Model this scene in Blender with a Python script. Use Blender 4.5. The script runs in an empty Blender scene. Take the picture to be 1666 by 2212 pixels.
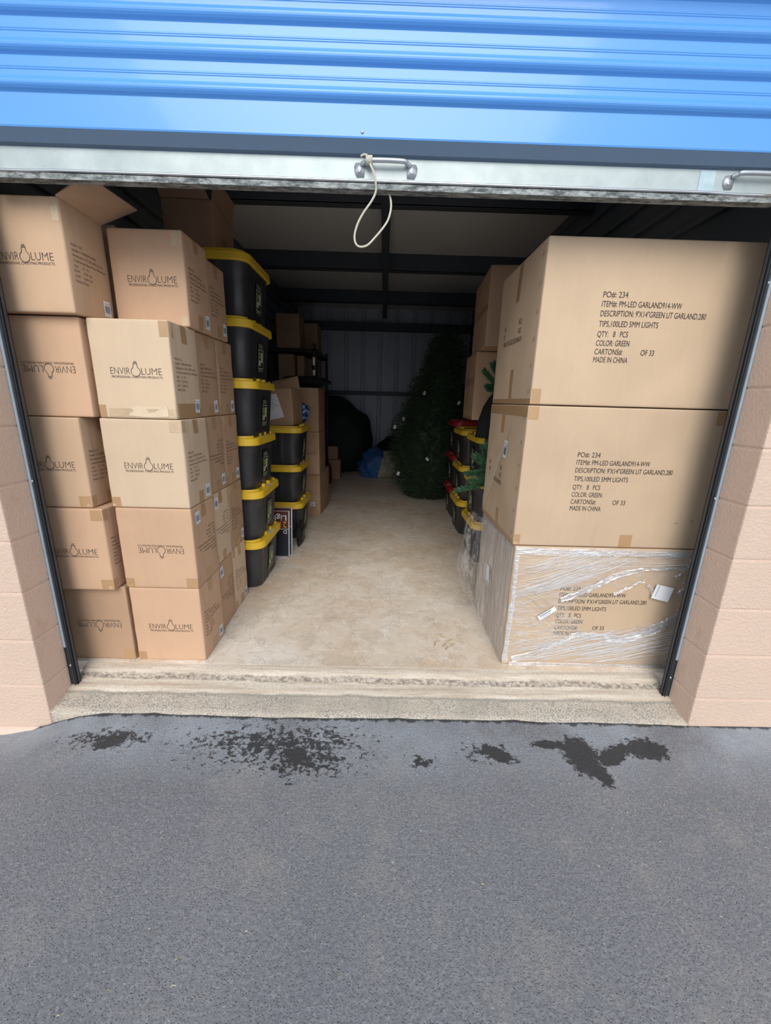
import bpy, bmesh, math, random
from mathutils import Vector, Matrix, noise
R = math.radians
scene = bpy.context.scene
col = scene.collection
random.seed(7)

# ------------------------------------------------------------------ camera
F0 = 0.27
yaw, pitch, roll = 0.0113, 0.2677, 0.0278
fw = Vector((math.sin(yaw)*math.cos(pitch), math.cos(yaw)*math.cos(pitch), -math.sin(pitch)))
rt0 = Vector((math.cos(yaw), -math.sin(yaw), 0)); up0 = rt0.cross(fw)
rt = rt0*math.cos(roll) + up0*math.sin(roll)
up = -rt0*math.sin(roll) + up0*math.cos(roll)
cam_d = bpy.data.cameras.new('camera'); cam = bpy.data.objects.new('camera', cam_d); col.objects.link(cam)
m = Matrix.Identity(4)
for i in range(3):
    m[i][0] = rt[i]; m[i][1] = up[i]; m[i][2] = -fw[i]
m[0][3], m[1][3], m[2][3] = 0.0185, -1.3899, 1.4707-F0
cam.matrix_world = m
cam_d.sensor_fit = 'VERTICAL'; cam_d.sensor_height = 36.0; cam_d.lens = 874.87/2212*36.0
cam_d.clip_start = 0.02
scene.camera = cam

# ------------------------------------------------------------------ sky, sun, exposure
w = bpy.data.worlds.new('world'); scene.world = w; w.use_nodes = True
nt = w.node_tree; nt.nodes.clear()
wo = nt.nodes.new('ShaderNodeOutputWorld'); bg = nt.nodes.new('ShaderNodeBackground')
tc = nt.nodes.new('ShaderNodeTexCoord'); sx = nt.nodes.new('ShaderNodeSeparateXYZ')
cr = nt.nodes.new('ShaderNodeValToRGB')
nt.links.new(tc.outputs['Generated'], sx.inputs[0]); nt.links.new(sx.outputs['Z'], cr.inputs[0])
e = cr.color_ramp.elements
e[0].position = 0.0; e[0].color = (1.38, 1.44, 1.52, 1)
e[1].position = 1.0; e[1].color = (0.34, 0.46, 0.66, 1)
a = cr.color_ramp.elements.new(0.30); a.color = (1.20, 1.30, 1.42, 1)
a = cr.color_ramp.elements.new(0.62); a.color = (0.62, 0.74, 0.90, 1)
nt.links.new(cr.outputs[0], bg.inputs[0]); bg.inputs[1].default_value = 1.0
nt.links.new(bg.outputs[0], wo.inputs[0])
sun_d = bpy.data.lights.new('sun', 'SUN'); sun = bpy.data.objects.new('sun', sun_d); col.objects.link(sun)
sun_d.energy = 3.0; sun_d.angle = R(42); sun_d.color = (1.0, 0.95, 0.87)
sdir = Vector((0.06, 1.0, -0.76)).normalized()
sun.rotation_euler = sdir.to_track_quat('-Z', 'Y').to_euler()
sun.location = (0, -6, 6)
vs = scene.view_settings
vs.view_transform = 'Standard'; vs.look = 'None'; vs.gamma = 1.0; vs.use_curve_mapping = False
vs.exposure = -0.09
scene.cycles.max_bounces = 16; scene.cycles.diffuse_bounces = 10; scene.cycles.transparent_max_bounces = 24

# ------------------------------------------------------------------ material helpers
def lin(r, g, b):
    f = lambda c: (c/255/12.92) if c/255 <= .04045 else ((c/255+.055)/1.055)**2.4
    return (f(r), f(g), f(b), 1)
class NT:
    def __init__(s, name):
        s.m = bpy.data.materials.new(name); s.m.use_nodes = True
        s.t = s.m.node_tree; s.t.nodes.clear()
        s.out = s.n('ShaderNodeOutputMaterial'); s.b = s.n('ShaderNodeBsdfPrincipled')
        s.l(s.b.outputs[0], s.out.inputs[0])
        s._co = None
    def n(s, t, **k):
        x = s.t.nodes.new(t)
        for a, v in k.items(): setattr(x, a, v)
        return x
    def l(s, a, b): s.t.links.new(a, b)
    def co(s, scale=(1,1,1), loc=(0,0,0)):
        if s._co is None: s._co = s.n('ShaderNodeTexCoord')
        mp = s.n('ShaderNodeMapping'); mp.inputs['Scale'].default_value = scale; mp.inputs['Location'].default_value = loc
        s.l(s._co.outputs['Object'], mp.inputs[0]); return mp.outputs[0]
    def noise(s, sc, scale=(1,1,1), det=4, rough=.6, loc=(0,0,0)):
        x = s.n('ShaderNodeTexNoise'); x.inputs['Scale'].default_value = sc
        x.inputs['Detail'].default_value = det; x.inputs['Roughness'].default_value = rough
        s.l(s.co(scale, loc), x.inputs['Vector']); return x.outputs[0]
    def ramp(s, v, stops):
        x = s.n('ShaderNodeValToRGB'); el = x.color_ramp.elements
        el[0].position, el[0].color = stops[0]; el[1].position, el[1].color = stops[-1]
        for p, c in stops[1:-1]:
            q = el.new(p); q.color = c
        s.l(v, x.inputs[0]); return x.outputs[0]
    def mix(s, fac, a, b, mode='MIX'):
        x = s.n('ShaderNodeMix', data_type='RGBA', blend_type=mode)
        for sock, v in ((x.inputs[0], fac), (x.inputs[6], a), (x.inputs[7], b)):
            if isinstance(v, (int, float)): sock.default_value = v
            elif isinstance(v, tuple): sock.default_value = v
            else: s.l(v, sock)
        return x.outputs[2]
    def math(s, op, a, b=0.0, clamp=False):
        x = s.n('ShaderNodeMath', operation=op); x.use_clamp = clamp
        for i, v in enumerate((a, b)):
            if isinstance(v, (int, float)): x.inputs[i].default_value = v
            else: s.l(v, x.inputs[i])
        return x.outputs[0]
    def bump(s, v, dist=.002, st=1.0, prev=None):
        x = s.n('ShaderNodeBump'); x.inputs['Distance'].default_value = dist; x.inputs['Strength'].default_value = st
        s.l(v, x.inputs['Height'])
        if prev is not None: s.l(prev, x.inputs['Normal'])
        s.l(x.outputs[0], s.b.inputs['Normal']); return x.outputs[0]
    def set(s, color=None, rough=None, metal=None, spec=None):
        if color is not None:
            if isinstance(color, tuple): s.b.inputs['Base Color'].default_value = color
            else: s.l(color, s.b.inputs['Base Color'])
        if rough is not None:
            if isinstance(rough, (int, float)): s.b.inputs['Roughness'].default_value = rough
            else: s.l(rough, s.b.inputs['Roughness'])
        if metal is not None: s.b.inputs['Metallic'].default_value = metal
        if spec is not None: s.b.inputs['Specular IOR Level'].default_value = spec
        return s
W4 = (1,1,1,1); K4 = (0,0,0,1)
def sc(c, k): return (min(c[0]*k,1), min(c[1]*k,1), min(c[2]*k,1), 1)
def plain(name, c, rough=.6, metal=0.0, var=.12, vs_=12, bump=0.0):
    t = NT(name)
    n = t.noise(vs_)
    t.set(t.mix(n, sc(c, 1-var), sc(c, 1+var)), rough, metal)
    if bump: t.bump(t.noise(vs_*6), bump)
    return t.m

def cardboard(name, c):
    t = NT(name)
    oi = t.n('ShaderNodeObjectInfo')
    fib = t.noise(55, (1, 1, .12), 3)
    blo = t.noise(3.2)
    c1 = t.mix(fib, sc(c, .93), sc(c, 1.07))
    c2 = t.mix(t.ramp(blo, [(.35, K4), (.7, W4)]), sc(c, .87), sc(c, 1.06))
    base = t.mix(.5, c1, c2)
    spk = t.ramp(t.noise(26, det=6), [(.70, K4), (.78, W4)])
    base = t.mix(t.math('MULTIPLY', spk, .35), base, sc(c, 1.35))
    k = t.math('ADD', t.math('MULTIPLY', oi.outputs['Random'], .12), .94)
    hs = t.n('ShaderNodeHueSaturation'); t.l(base, hs.inputs['Color']); t.l(k, hs.inputs['Value'])
    t.set(hs.outputs[0], .72, spec=.25)
    cre = t.noise(2.3, (1, 1, .35), 5, .5)
    cre2 = t.ramp(t.math('ABSOLUTE', t.math('SUBTRACT', cre, .5)), [(0, K4), (.035, W4)])
    b1 = t.bump(cre2, .0018, .45)
    t.bump(t.noise(160, (1, 1, .4), 2), .0003, .6, b1)
    return t.m

M = {}
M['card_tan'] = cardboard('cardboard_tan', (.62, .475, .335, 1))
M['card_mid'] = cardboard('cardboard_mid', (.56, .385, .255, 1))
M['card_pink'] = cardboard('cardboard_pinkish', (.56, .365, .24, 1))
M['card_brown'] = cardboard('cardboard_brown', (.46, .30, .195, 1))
M['card_big'] = cardboard('cardboard_big', (.565, .42, .29, 1))
M['tape'] = plain('packing_tape_brown', (.43, .265, .14, 1), .28, var=.12, vs_=9)
M['tape_clear'] = plain('packing_tape_clear', (.52, .39, .25, 1), .16, var=.25, vs_=30, bump=.0015)
M['ink'] = plain('printing_ink', (.045, .032, .028, 1), .7)
M['ink_mid'] = plain('printing_ink_brownish', (.085, .058, .048, 1), .7)
M['ink_soft'] = plain('printing_ink_soft', (.11, .075, .055, 1), .7)
M['white'] = plain('white_label_paper', (.78, .80, .84, 1), .5, var=.04)
M['bars'] = plain('blue_grey_barcode_print', (.16, .19, .28, 1), .5)
M['tote'] = plain('black_tote_plastic', (.034, .035, .040, 1), .36, var=.2, bump=.0002)
M['yellow'] = plain('yellow_lid_plastic', (.80, .52, .035, 1), .42, var=.06)
M['red'] = plain('red_lid_plastic', (.42, .022, .028, 1), .38, var=.1)
M['strip'] = plain('grey_lid_label', (.55, .57, .60, 1), .4)
M['rope'] = plain('cotton_cord', (.62, .60, .50, 1), .8, var=.2, vs_=300, bump=.001)
M['black_cloth'] = plain('black_cloth', (.008, .008, .009, 1), .9, var=.3, bump=.003)
M['green_bag'] = plain('dark_green_bag', (.006, .022, .022, 1), .6, var=.3, bump=.006)
M['blue_tarp'] = plain('blue_tarp', (.045, .15, .42, 1), .45, var=.25, vs_=6, bump=.006)
M['cream_tarp'] = plain('cream_tarp', (.42, .39, .30, 1), .6, var=.2, vs_=6, bump=.006)
M['tag'] = plain('white_tag', (.8, .82, .85, 1), .6)
M['rack'] = plain('black_rack_steel', (.012, .014, .017, 1), .5)
M['bead'] = plain('bright_zinc', (.62, .64, .66, 1), .25, .9)
M['zinc'] = plain('zinc_plated_steel', (.50, .54, .58, 1), .35, .6, var=.15, vs_=40)

t = NT('galvanised_steel')
g = t.noise(9, det=6)
t.set(t.mix(t.ramp(g, [(.3, K4), (.75, W4)]), (.33, .39, .40, 1), (.47, .53, .54, 1)), .45, .3); t.bump(t.noise(14), .001)
M['galv'] = t.m
t = NT('weathered_bottom_angle')
g = t.noise(70, (.35, 1, 1), 8, .75)
t.set(t.mix(t.ramp(g, [(.40, K4), (.62, W4)]), (.07, .08, .08, 1), (.40, .43, .43, 1)), .8, .0); t.bump(g, .002)
M['angle'] = t.m
t = NT('blue_door_paint')
g = t.noise(1.4, (1, 1, 2.5), 3)
t.set(t.mix(g, (.085, .30, .74, 1), (.105, .34, .80, 1)), .34); t.b.inputs['Coat Weight'].default_value = .25
t.b.inputs['Coat Roughness'].default_value = .08
M['blue'] = t.m
t = NT('painted_block')
c = (.76, .575, .465, 1)
g = t.noise(1.7, det=5)
cc = t.mix(g, sc(c, .9), sc(c, 1.08))
st = t.ramp(t.noise(7, (1, 1, .5), 5, loc=(3, 1, 2)), [(.66, K4), (.8, W4)])
cc = t.mix(t.math('MULTIPLY', st, .45), cc, (.50, .27, .16, 1))
t.set(cc, .62, spec=.3)
f = t.noise(85, det=6, rough=.7)
b1 = t.bump(t.ramp(f, [(.35, K4), (.65, W4)]), .0035, .75); t.bump(t.noise(20, det=3), .004, .4, b1)
M['block'] = t.m
M['mortar'] = plain('painted_mortar', (.74, .57, .47, 1), .7, var=.08, vs_=40, bump=.003)

t = NT('interior_concrete')
g1 = t.noise(1.3, det=8, rough=.65); g2 = t.noise(9, det=8, rough=.7, loc=(4, 2, 0)); g3 = t.noise(120, det=3)
cc = t.mix(t.ramp(g1, [(.35, K4), (.65, W4)]), (.66, .51, .37, 1), (.80, .74, .66, 1))
cc = t.mix(t.math('MULTIPLY', t.ramp(g2, [(.5, K4), (.68, W4)]), .5), cc, (.86, .81, .75, 1))
cc = t.mix(t.math('MULTIPLY', t.ramp(t.noise(5, det=8, rough=.75, loc=(9, 0, 1)), [(.5, K4), (.72, W4)]), .5), cc, (.33, .28, .23, 1))
cc = t.mix(t.math('MULTIPLY', t.ramp(g3, [(.55, K4), (.75, W4)]), .25), cc, (.38, .34, .30, 1))
org = t.ramp(t.noise(2.4, det=5, loc=(7, 3, 0)), [(.52, K4), (.68, W4)])
cc = t.mix(t.math('MULTIPLY', org, .55), cc, (.74, .55, .38, 1))
sr = t.ramp(t.math('ABSOLUTE', t.math('SUBTRACT', t.noise(2.2, (1, 1.5, 1), 9, .62, (1, 9, 0)), .5)), [(0, W4), (.012, K4)])
cc = t.mix(t.math('MULTIPLY', sr, .45), cc, (.90, .87, .82, 1))
sr2 = t.ramp(t.math('ABSOLUTE', t.math('SUBTRACT', t.noise(3.1, (1.5, 1, 1), 9, .66, (6, 2, 0)), .5)), [(0, W4), (.010, K4)])
cc = t.mix(t.math('MULTIPLY', sr2, .5), cc, (.36, .30, .25, 1))
t.set(cc, .7, spec=.3); b1 = t.bump(g3, .001, .5); t.bump(g2, .004, .5, b1)
M['floor'] = t.m
t = NT('threshold_concrete')
g1 = t.noise(2.2, det=7, rough=.7, loc=(1, 5, 0)); g3 = t.noise(170, det=4, rough=.8); g4 = t.noise(7, (1, 2.5, 1), 7, .75)
cc = t.mix(t.ramp(g3, [(.40, K4), (.60, W4)]), (.20, .18, .155, 1), (.70, .64, .56, 1))
cc = t.mix(t.ramp(g4, [(.35, (.75,.75,.75,1)), (.60, K4)]), cc, (.56, .48, .39, 1))
ap = t.mix(t.math('MULTIPLY', t.ramp(g1, [(.48, K4), (.68, W4)]), .6), cc, (.28, .265, .23, 1))
lg = t.noise(9, (.35, 5, 1), 7, .7, (2, 0, 0)); g5 = t.noise(120, det=4)
ld = t.mix(t.ramp(lg, [(.33, K4), (.62, W4)]), (.50, .40, .31, 1), (.74, .67, .575, 1)); ld = t.mix(t.math('MULTIPLY', t.ramp(g5, [(.5, K4), (.7, W4)]), .45), ld, (.30, .25, .2, 1))
gg = t.noise(75, (.7, 1, 1), 6, .8); gr = t.mix(t.ramp(gg, [(.40, K4), (.60, W4)]), (.13, .105, .09, 1), (.60, .53, .45, 1))
if t._co is None: t._co = t.n('ShaderNodeTexCoord')
sy = t.n('ShaderNodeSeparateXYZ'); t.l(t._co.outputs['Object'], sy.inputs[0])
yy = t.math('ADD', sy.outputs['Y'], t.math('MULTIPLY', t.math('SUBTRACT', t.noise(5, (1, .3, 1), 8, .75, (3, 3, 0)), .5), .030))
m1 = t.math('MULTIPLY', t.math('SUBTRACT', yy, .102), 160.0, True)
cc = t.mix(m1, ap, ld)
gm = t.math('SUBTRACT', 1.0, t.math('MULTIPLY', t.math('ABSOLUTE', t.math('SUBTRACT', yy, .181)), 62.0), True)
gm = t.ramp(gm, [(.0, K4), (.45, W4)])
cc = t.mix(t.math('MULTIPLY', gm, .85), cc, gr)
gm2 = t.math('SUBTRACT', 1.0, t.math('MULTIPLY', t.math('ABSOLUTE', t.math('SUBTRACT', yy, .100)), 90.0), True)
cc = t.mix(t.math('MULTIPLY', gm2, .55), cc, (.20, .19, .165, 1))
t.set(cc, .85, spec=.2); t.bump(g3, .003, .8)
M['apron'] = t.m
# asphalt: aggregate, pale bluish zone by the threshold, oily wet spots
t = NT('asphalt')
tcn = t.n('ShaderNodeTexCoord'); sp = t.n('ShaderNodeSeparateXYZ'); t.l(tcn.outputs['Object'], sp.inputs[0])
X, Y = sp.outputs['X'], sp.outputs['Y']
vo = t.n('ShaderNodeTexVoronoi'); vo.inputs['Scale'].default_value = 150; t.l(t.co((1, 1.0, 1)), vo.inputs['Vector'])
ag = t.noise(210, det=5, rough=.75); big = t.noise(1.6, det=6); mid = t.noise(9, det=6, rough=.7); ag2 = t.noise(95, det=4, rough=.7, loc=(2, 2, 0))
base = t.mix(t.ramp(big, [(.35, K4), (.65, W4)]), (.255, .265, .295, 1), (.325, .33, .35, 1))
base = t.mix(t.ramp(ag, [(.36, K4), (.64, W4)]), (.165, .172, .195, 1), base)
base = t.mix(t.math('MULTIPLY', t.ramp(ag2, [(.50, K4), (.70, W4)]), .5), base, (.45, .45, .465, 1))
pits = t.ramp(vo.outputs['Distance'], [(.12, W4), (.34, K4)])
base = t.mix(t.math('MULTIPLY', t.math('MULTIPLY', pits, t.ramp(mid, [(.40, K4), (.62, W4)])), .5), base, (.12, .125, .14, 1))
rim = t.math('MULTIPLY', t.ramp(t.noise(5, det=7, rough=.75, loc=(4, 4, 0)), [(.52, K4), (.70, W4)]), .40)
base = t.mix(rim, base, (.40, .375, .34, 1))
chips = t.ramp(t.noise(75, (1, 1.6, 1), 2, .5, (7, 3, 0)), [(.735, K4), (.76, W4)])
base = t.mix(t.math('MULTIPLY', chips, .7), base, (.72, .68, .60, 1))
def band(v, lo, hi, s):
    a_ = t.math('SMOOTH_MIN', 1.0, t.math('MULTIPLY', t.math('SUBTRACT', v, lo), 1.0/s), True)
    b_ = t.math('MULTIPLY', t.math('SUBTRACT', hi, v), 1.0/s, True)
    return t.math('MULTIPLY', t.math('MULTIPLY', t.math('SUBTRACT', v, lo), 1.0/s, True), b_)
pale = t.math('MULTIPLY', band(Y, -.32, .30, .26), t.ramp(t.noise(2.6, det=5, loc=(2, 8, 0)), [(.38, K4), (.66, W4)]))
base = t.mix(t.math('MULTIPLY', pale, .62), base, (.46, .52, .60, 1))
def blob(x0, y0, rx, ry, rot=0.0):
    dx = t.math('SUBTRACT', X, x0); dy = t.math('SUBTRACT', Y, y0)
    c_, s_ = math.cos(rot), math.sin(rot)
    u = t.math('ADD', t.math('MULTIPLY', dx, c_/rx), t.math('MULTIPLY', dy, s_/rx))
    v = t.math('ADD', t.math('MULTIPLY', dx, -s_/ry), t.math('MULTIPLY', dy, c_/ry))
    d = t.math('SQRT', t.math('ADD', t.math('MULTIPLY', u, u), t.math('MULTIPLY', v, v)))
    return t.math('SUBTRACT', 1.0, d, True)
n1 = t.noise(44, (1, 1.25, 1), 7, .74, (5, 5, 0))
area = None
for b_ in ((-.35, -.13, .58, .17), (-.24, -.20, .30, .13), (-1.0, -.12, .30, .09), (.45, -.15, .16, .09), (.20, -.2, .1, .05)):
    q = blob(*b_); area = q if area is None else t.math('MAXIMUM', area, q)
wet = t.ramp(t.math('ADD', n1, t.math('MULTIPLY', area, .26)), [(.66, K4), (.69, W4)])
wet = t.math('MULTIPLY', wet, t.ramp(area, [(.02, K4), (.1, W4)]))
area2 = None
for b_ in ((.80, -.16, .10, .13), (.83, -.22, .05, .11, .2), (.93, -.15, .14, .05, .5), (1.07, -.12, .13, .075), (.48, -.16, .10, .045, -.5), (.70, -.11, .10, .03), (-.98, -.13, .09, .045, .6), (-.28, -.17, .07, .05)):
    q = blob(*b_); area2 = q if area2 is None else t.math('MAXIMUM', area2, q)
wet2 = t.ramp(t.math('ADD', t.math('MULTIPLY', n1, .9), t.math('MULTIPLY', area2, .55)), [(.60, K4), (.66, W4)])
wet2 = t.math('MULTIPLY', wet2, t.ramp(area2, [(.02, K4), (.12, W4)]))
wet = t.math('MAXIMUM', wet, wet2)
base = t.mix(t.math('MULTIPLY', wet, .9), base, t.mix(ag, (.010, .010, .011, 1), (.040, .040, .043, 1)))
crk = t.math('MULTIPLY', t.math('SUBTRACT', Y, t.math('ADD', -.052, t.math('MULTIPLY', t.noise(16, (1, .2, 1), 6, .75), .078))), 120.0, True)
base = t.mix(t.math('MULTIPLY', crk, .85), base, (.035, .034, .032, 1))
t.set(base, t.math('SUBTRACT', .82, t.math('MULTIPLY', wet, .35)), spec=.35)
hgt = t.math('SUBTRACT', t.math('ADD', ag, ag2), t.math('MULTIPLY', pits, .6))
t.bump(hgt, .004, .9)
M['asphalt'] = t.m

t = NT('white_insulation')
g = t.noise(3, det=5)
t.set(t.mix(g, (.86, .88, .88, 1), (.93, .94, .94, 1)), .5); t.bump(g, .02, .5)
M['insul'] = t.m
M['purlin'] = plain('dark_purlin_steel', (.08, .095, .12, 1), .5, var=.15, vs_=4)
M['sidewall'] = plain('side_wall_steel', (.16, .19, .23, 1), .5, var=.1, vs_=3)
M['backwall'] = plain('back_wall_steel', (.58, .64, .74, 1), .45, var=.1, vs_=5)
M['track'] = plain('door_track_steel', (.035, .042, .05, 1), .45, var=.3, vs_=20, bump=.001)
M['trackedge'] = plain('track_galvanised_edge', (.36, .42, .48, 1), .5, var=.2, vs_=20)

# ------------------------------------------------------------------ mesh helpers
def link(name, me, mat, parent=None, loc=None):
    o = bpy.data.objects.new(name, me); col.objects.link(o)
    if mat is not None:
        for q in (mat if isinstance(mat, (list, tuple)) else [mat]): me.materials.append(q)
    if parent is not None: o.parent = parent
    if loc is not None: o.location = loc
    return o
def bobj(name, bm, mat, parent=None, loc=None, smooth=False):
    me = bpy.data.meshes.new(name)
    bmesh.ops.recalc_face_normals(bm, faces=bm.faces)
    if smooth:
        for f_ in bm.faces: f_.smooth = True
    bm.to_mesh(me); bm.free()
    return link(name, me, mat, parent, loc)
def root(name, loc=(0,0,0), rz=0, rot=None):
    o = bpy.data.objects.new(name, None); col.objects.link(o); o.location = loc
    o.rotation_euler = rot if rot else (0, 0, rz)
    o.empty_display_size = .1
    return o
def tag(o, label=None, cat=None, group=None, kind=None):
    if label: o['label'] = label
    if cat: o['category'] = cat
    if group: o['group'] = group
    if kind: o['kind'] = kind
    return o
def box(bm, x0, x1, y0, y1, z0, z1, bev=0, mi=0):
    v = [bm.verts.new((x, y, z)) for x in (x0, x1) for y in (y0, y1) for z in (z0, z1)]
    fs = [(0,1,3,2), (4,6,7,5), (0,4,5,1), (2,3,7,6), (0,2,6,4), (1,5,7,3)]
    F = [bm.faces.new([v[i] for i in f_]) for f_ in fs]
    for f_ in F: f_.material_index = mi
    if bev:
        ed = list({e_ for f_ in F for e_ in f_.edges})
        bmesh.ops.bevel(bm, geom=ed, offset=bev, segments=2, affect='EDGES', profile=.6)
def tube(bm, pts, r, n=8, closed=False):
    pts = [Vector(p) for p in pts]; rings = []
    N = len(pts); u = None
    for i, p in enumerate(pts):
        d = (pts[min(i+1, N-1)]-pts[max(i-1, 0)]).normalized()
        if u is None: u = d.cross(Vector((0,0,1)) if abs(d.z) < .9 else Vector((1,0,0))).normalized()
        u = (u-d*u.dot(d)).normalized(); v = d.cross(u)
        rr = r[i] if isinstance(r, (list, tuple)) else r
        rings.append([bm.verts.new(p + (u*math.cos(2*math.pi*k/n) + v*math.sin(2*math.pi*k/n))*rr) for k in range(n)])
    for i in range(N-1):
        for k in range(n):
            bm.faces.new((rings[i][k], rings[i][(k+1)%n], rings[i+1][(k+1)%n], rings[i+1][k]))
    bm.faces.new(rings[0][::-1]); bm.faces.new(rings[-1])
def spline(pts, n=8):
    P = [Vector(p) for p in pts]; out = []
    for i in range(len(P)-1):
        p0 = P[max(i-1,0)]; p1 = P[i]; p2 = P[i+1]; p3 = P[min(i+2, len(P)-1)]
        for k in range(n):
            s = k/n
            out.append(.5*((2*p1)+(p2-p0)*s+(2*p0-5*p1+4*p2-p3)*s*s+(3*p1-p0-3*p2+p3)*s**3))
    out.append(P[-1]); return out
def rrect(hx, hy, r, n=6, per=8):
    """rounded rectangle perimeter with points along the sides: list of (x,y,nx,ny,side,t)"""
    pts = []
    cs = [(hx-r, hy-r, 0), (-(hx-r), hy-r, 90), (-(hx-r), -(hy-r), 180), (hx-r, -(hy-r), 270)]
    for i, (cx, cy, a0) in enumerate(cs):
        for k in range(n+1):
            an = R(a0+90*k/n); pts.append((cx+r*math.cos(an), cy+r*math.sin(an), math.cos(an), math.sin(an), -1, 0))
        nx_, ny_, a1 = cs[(i+1) % 4]
        an = R(a0+90); ex, ey = cx+r*math.cos(an), cy+r*math.sin(an); fx, fy = nx_+r*math.cos(an), ny_+r*math.sin(an)
        for k in range(1, per):
            s = k/per; pts.append((ex+(fx-ex)*s, ey+(fy-ey)*s, math.cos(an), math.sin(an), i, s))
    return pts
def loft(bm, rings, cap0=True, cap1=True, mi=0):
    V = [[bm.verts.new(p) for p in r_] for r_ in rings]; n = len(V[0])
    for i in range(len(V)-1):
        for k in range(n):
            f_ = bm.faces.new((V[i][k], V[i][(k+1)%n], V[i+1][(k+1)%n], V[i+1][k])); f_.material_index = mi
    if cap0: bm.faces.new(V[0][::-1]).material_index = mi
    if cap1: bm.faces.new(V[-1]).material_index = mi

# text -> list of verts/faces in the xy plane, normalised to a cap height of 1
_tc = {}
def text_geo(s, thin=0.0):
    key = (s, thin)
    if key in _tc: return _tc[key]
    cu = bpy.data.curves.new('t', 'FONT'); cu.body = s; cu.resolution_u = 3; cu.offset = thin; cu.size = 1.0
    ob = bpy.data.objects.new('t', cu); col.objects.link(ob)
    dg = bpy.context.evaluated_depsgraph_get(); dg.update()
    me = bpy.data.meshes.new_from_object(ob.evaluated_get(dg))
    vs_ = [(v.co.x, v.co.y) for v in me.vertices]; fs = [tuple(p.vertices) for p in me.polygons]
    bpy.data.objects.remove(ob); bpy.data.curves.remove(cu); bpy.data.meshes.remove(me)
    if vs_:
        x0 = min(v[0] for v in vs_); x1 = max(v[0] for v in vs_)
        vs_ = [(v[0]-x0, v[1]/.70) for v in vs_]; wd = x1-x0
    else: wd = 0
    _tc[key] = (vs_, fs, wd); return _tc[key]

class Draw:
    """2-D artwork in (u,v) metres that a mapping lays onto a surface"""
    def __init__(s): s.v = []; s.f = []; s.m = []
    def add(s, vs_, fs, mi=0):
        o = len(s.v); s.v += vs_
        for f_ in fs: s.f.append(tuple(i+o for i in f_)); s.m.append(mi)
    def text(s, st, u, v, h, width=None, align='L', thin=0.0, mi=0):
        vs_, fs, wd = text_geo(st, thin)
        if not vs_: return
        kx = (width/wd) if width else h/.70*1.0
        off = {'L': 0, 'C': -wd*kx/2, 'R': -wd*kx}[align]
        s.add([(u+off+x*kx, v+y*h) for x, y in vs_], fs, mi)
    def rect(s, u0, v0, u1, v1, mi=0, n=1):
        for i in range(n):
            a_ = u0+(u1-u0)*i/n; b_ = u0+(u1-u0)*(i+1)/n
            s.add([(a_, v0), (b_, v0), (b_, v1), (a_, v1)], [(0,1,2,3)], mi)
    def line(s, pts, wd, mi=0, closed=False):
        P = [Vector((p[0], p[1])) for p in pts]; n = len(P); A = []; 
        for i in range(n):
            a_ = P[(i-1) % n] if closed or i > 0 else P[i]; b_ = P[(i+1) % n] if closed or i < n-1 else P[i]
            d = (b_-a_).normalized(); q = Vector((-d.y, d.x))*wd/2
            A.append(((P[i]+q).x, (P[i]+q).y)); A.append(((P[i]-q).x, (P[i]-q).y))
        k = n if closed else n-1
        s.add(A, [(2*i, 2*i+1, (2*(i+1)+1) % (2*n), (2*(i+1)) % (2*n)) for i in range(k)], mi)
    def xform(s, cu, cv, rot=0.0, k=1.0):
        c_, s_ = math.cos(rot), math.sin(rot)
        s.v = [(cu+k*(x*c_-y*s_), cv+k*(x*s_+y*c_)) for x, y in s.v]; return s
    def mesh(s, fn, name='print'):
        me = bpy.data.meshes.new(name)
        me.from_pydata([tuple(fn(x, y)) for x, y in s.v], [], s.f)
        for p, mi in zip(me.polygons, s.m): p.material_index = mi
        me.update(); return me

def logo():
    """ENVIR-bulb-LUME wordmark, centred on 0,0, 0.20 m wide"""
    d = Draw(); h = .0265; th = -.017
    d.text('ENVIR', -.1, 0, h, .077, thin=th)
    d.text('LUME', .022, 0, h, .078, thin=th)
    # bulb for the O
    pts = []
    for k in range(29):
        a_ = R(122) + R(296)*k/28
        pts.append((math.cos(a_)*.0178, .0118+math.sin(a_)*.0172))
    pts = [(-.0068, .0400)] + [(-.0072, .036)] + pts[0:] + [(.0072, .036), (.0068, .0400)]
    d.line([(x-.0005, y-.001) for x, y in pts], .0021)
    for i, (hw, y) in enumerate(((.0085, .0405), (.0072, .0445), (.0045, .0485))):
        d.rect(-hw, y-.0010, hw, y+.0010)
    d.text('PROFESSIONAL CHRISTMAS PRODUCTS', -.097, -.0135, .0085, .198, thin=-.002)
    return d

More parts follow.
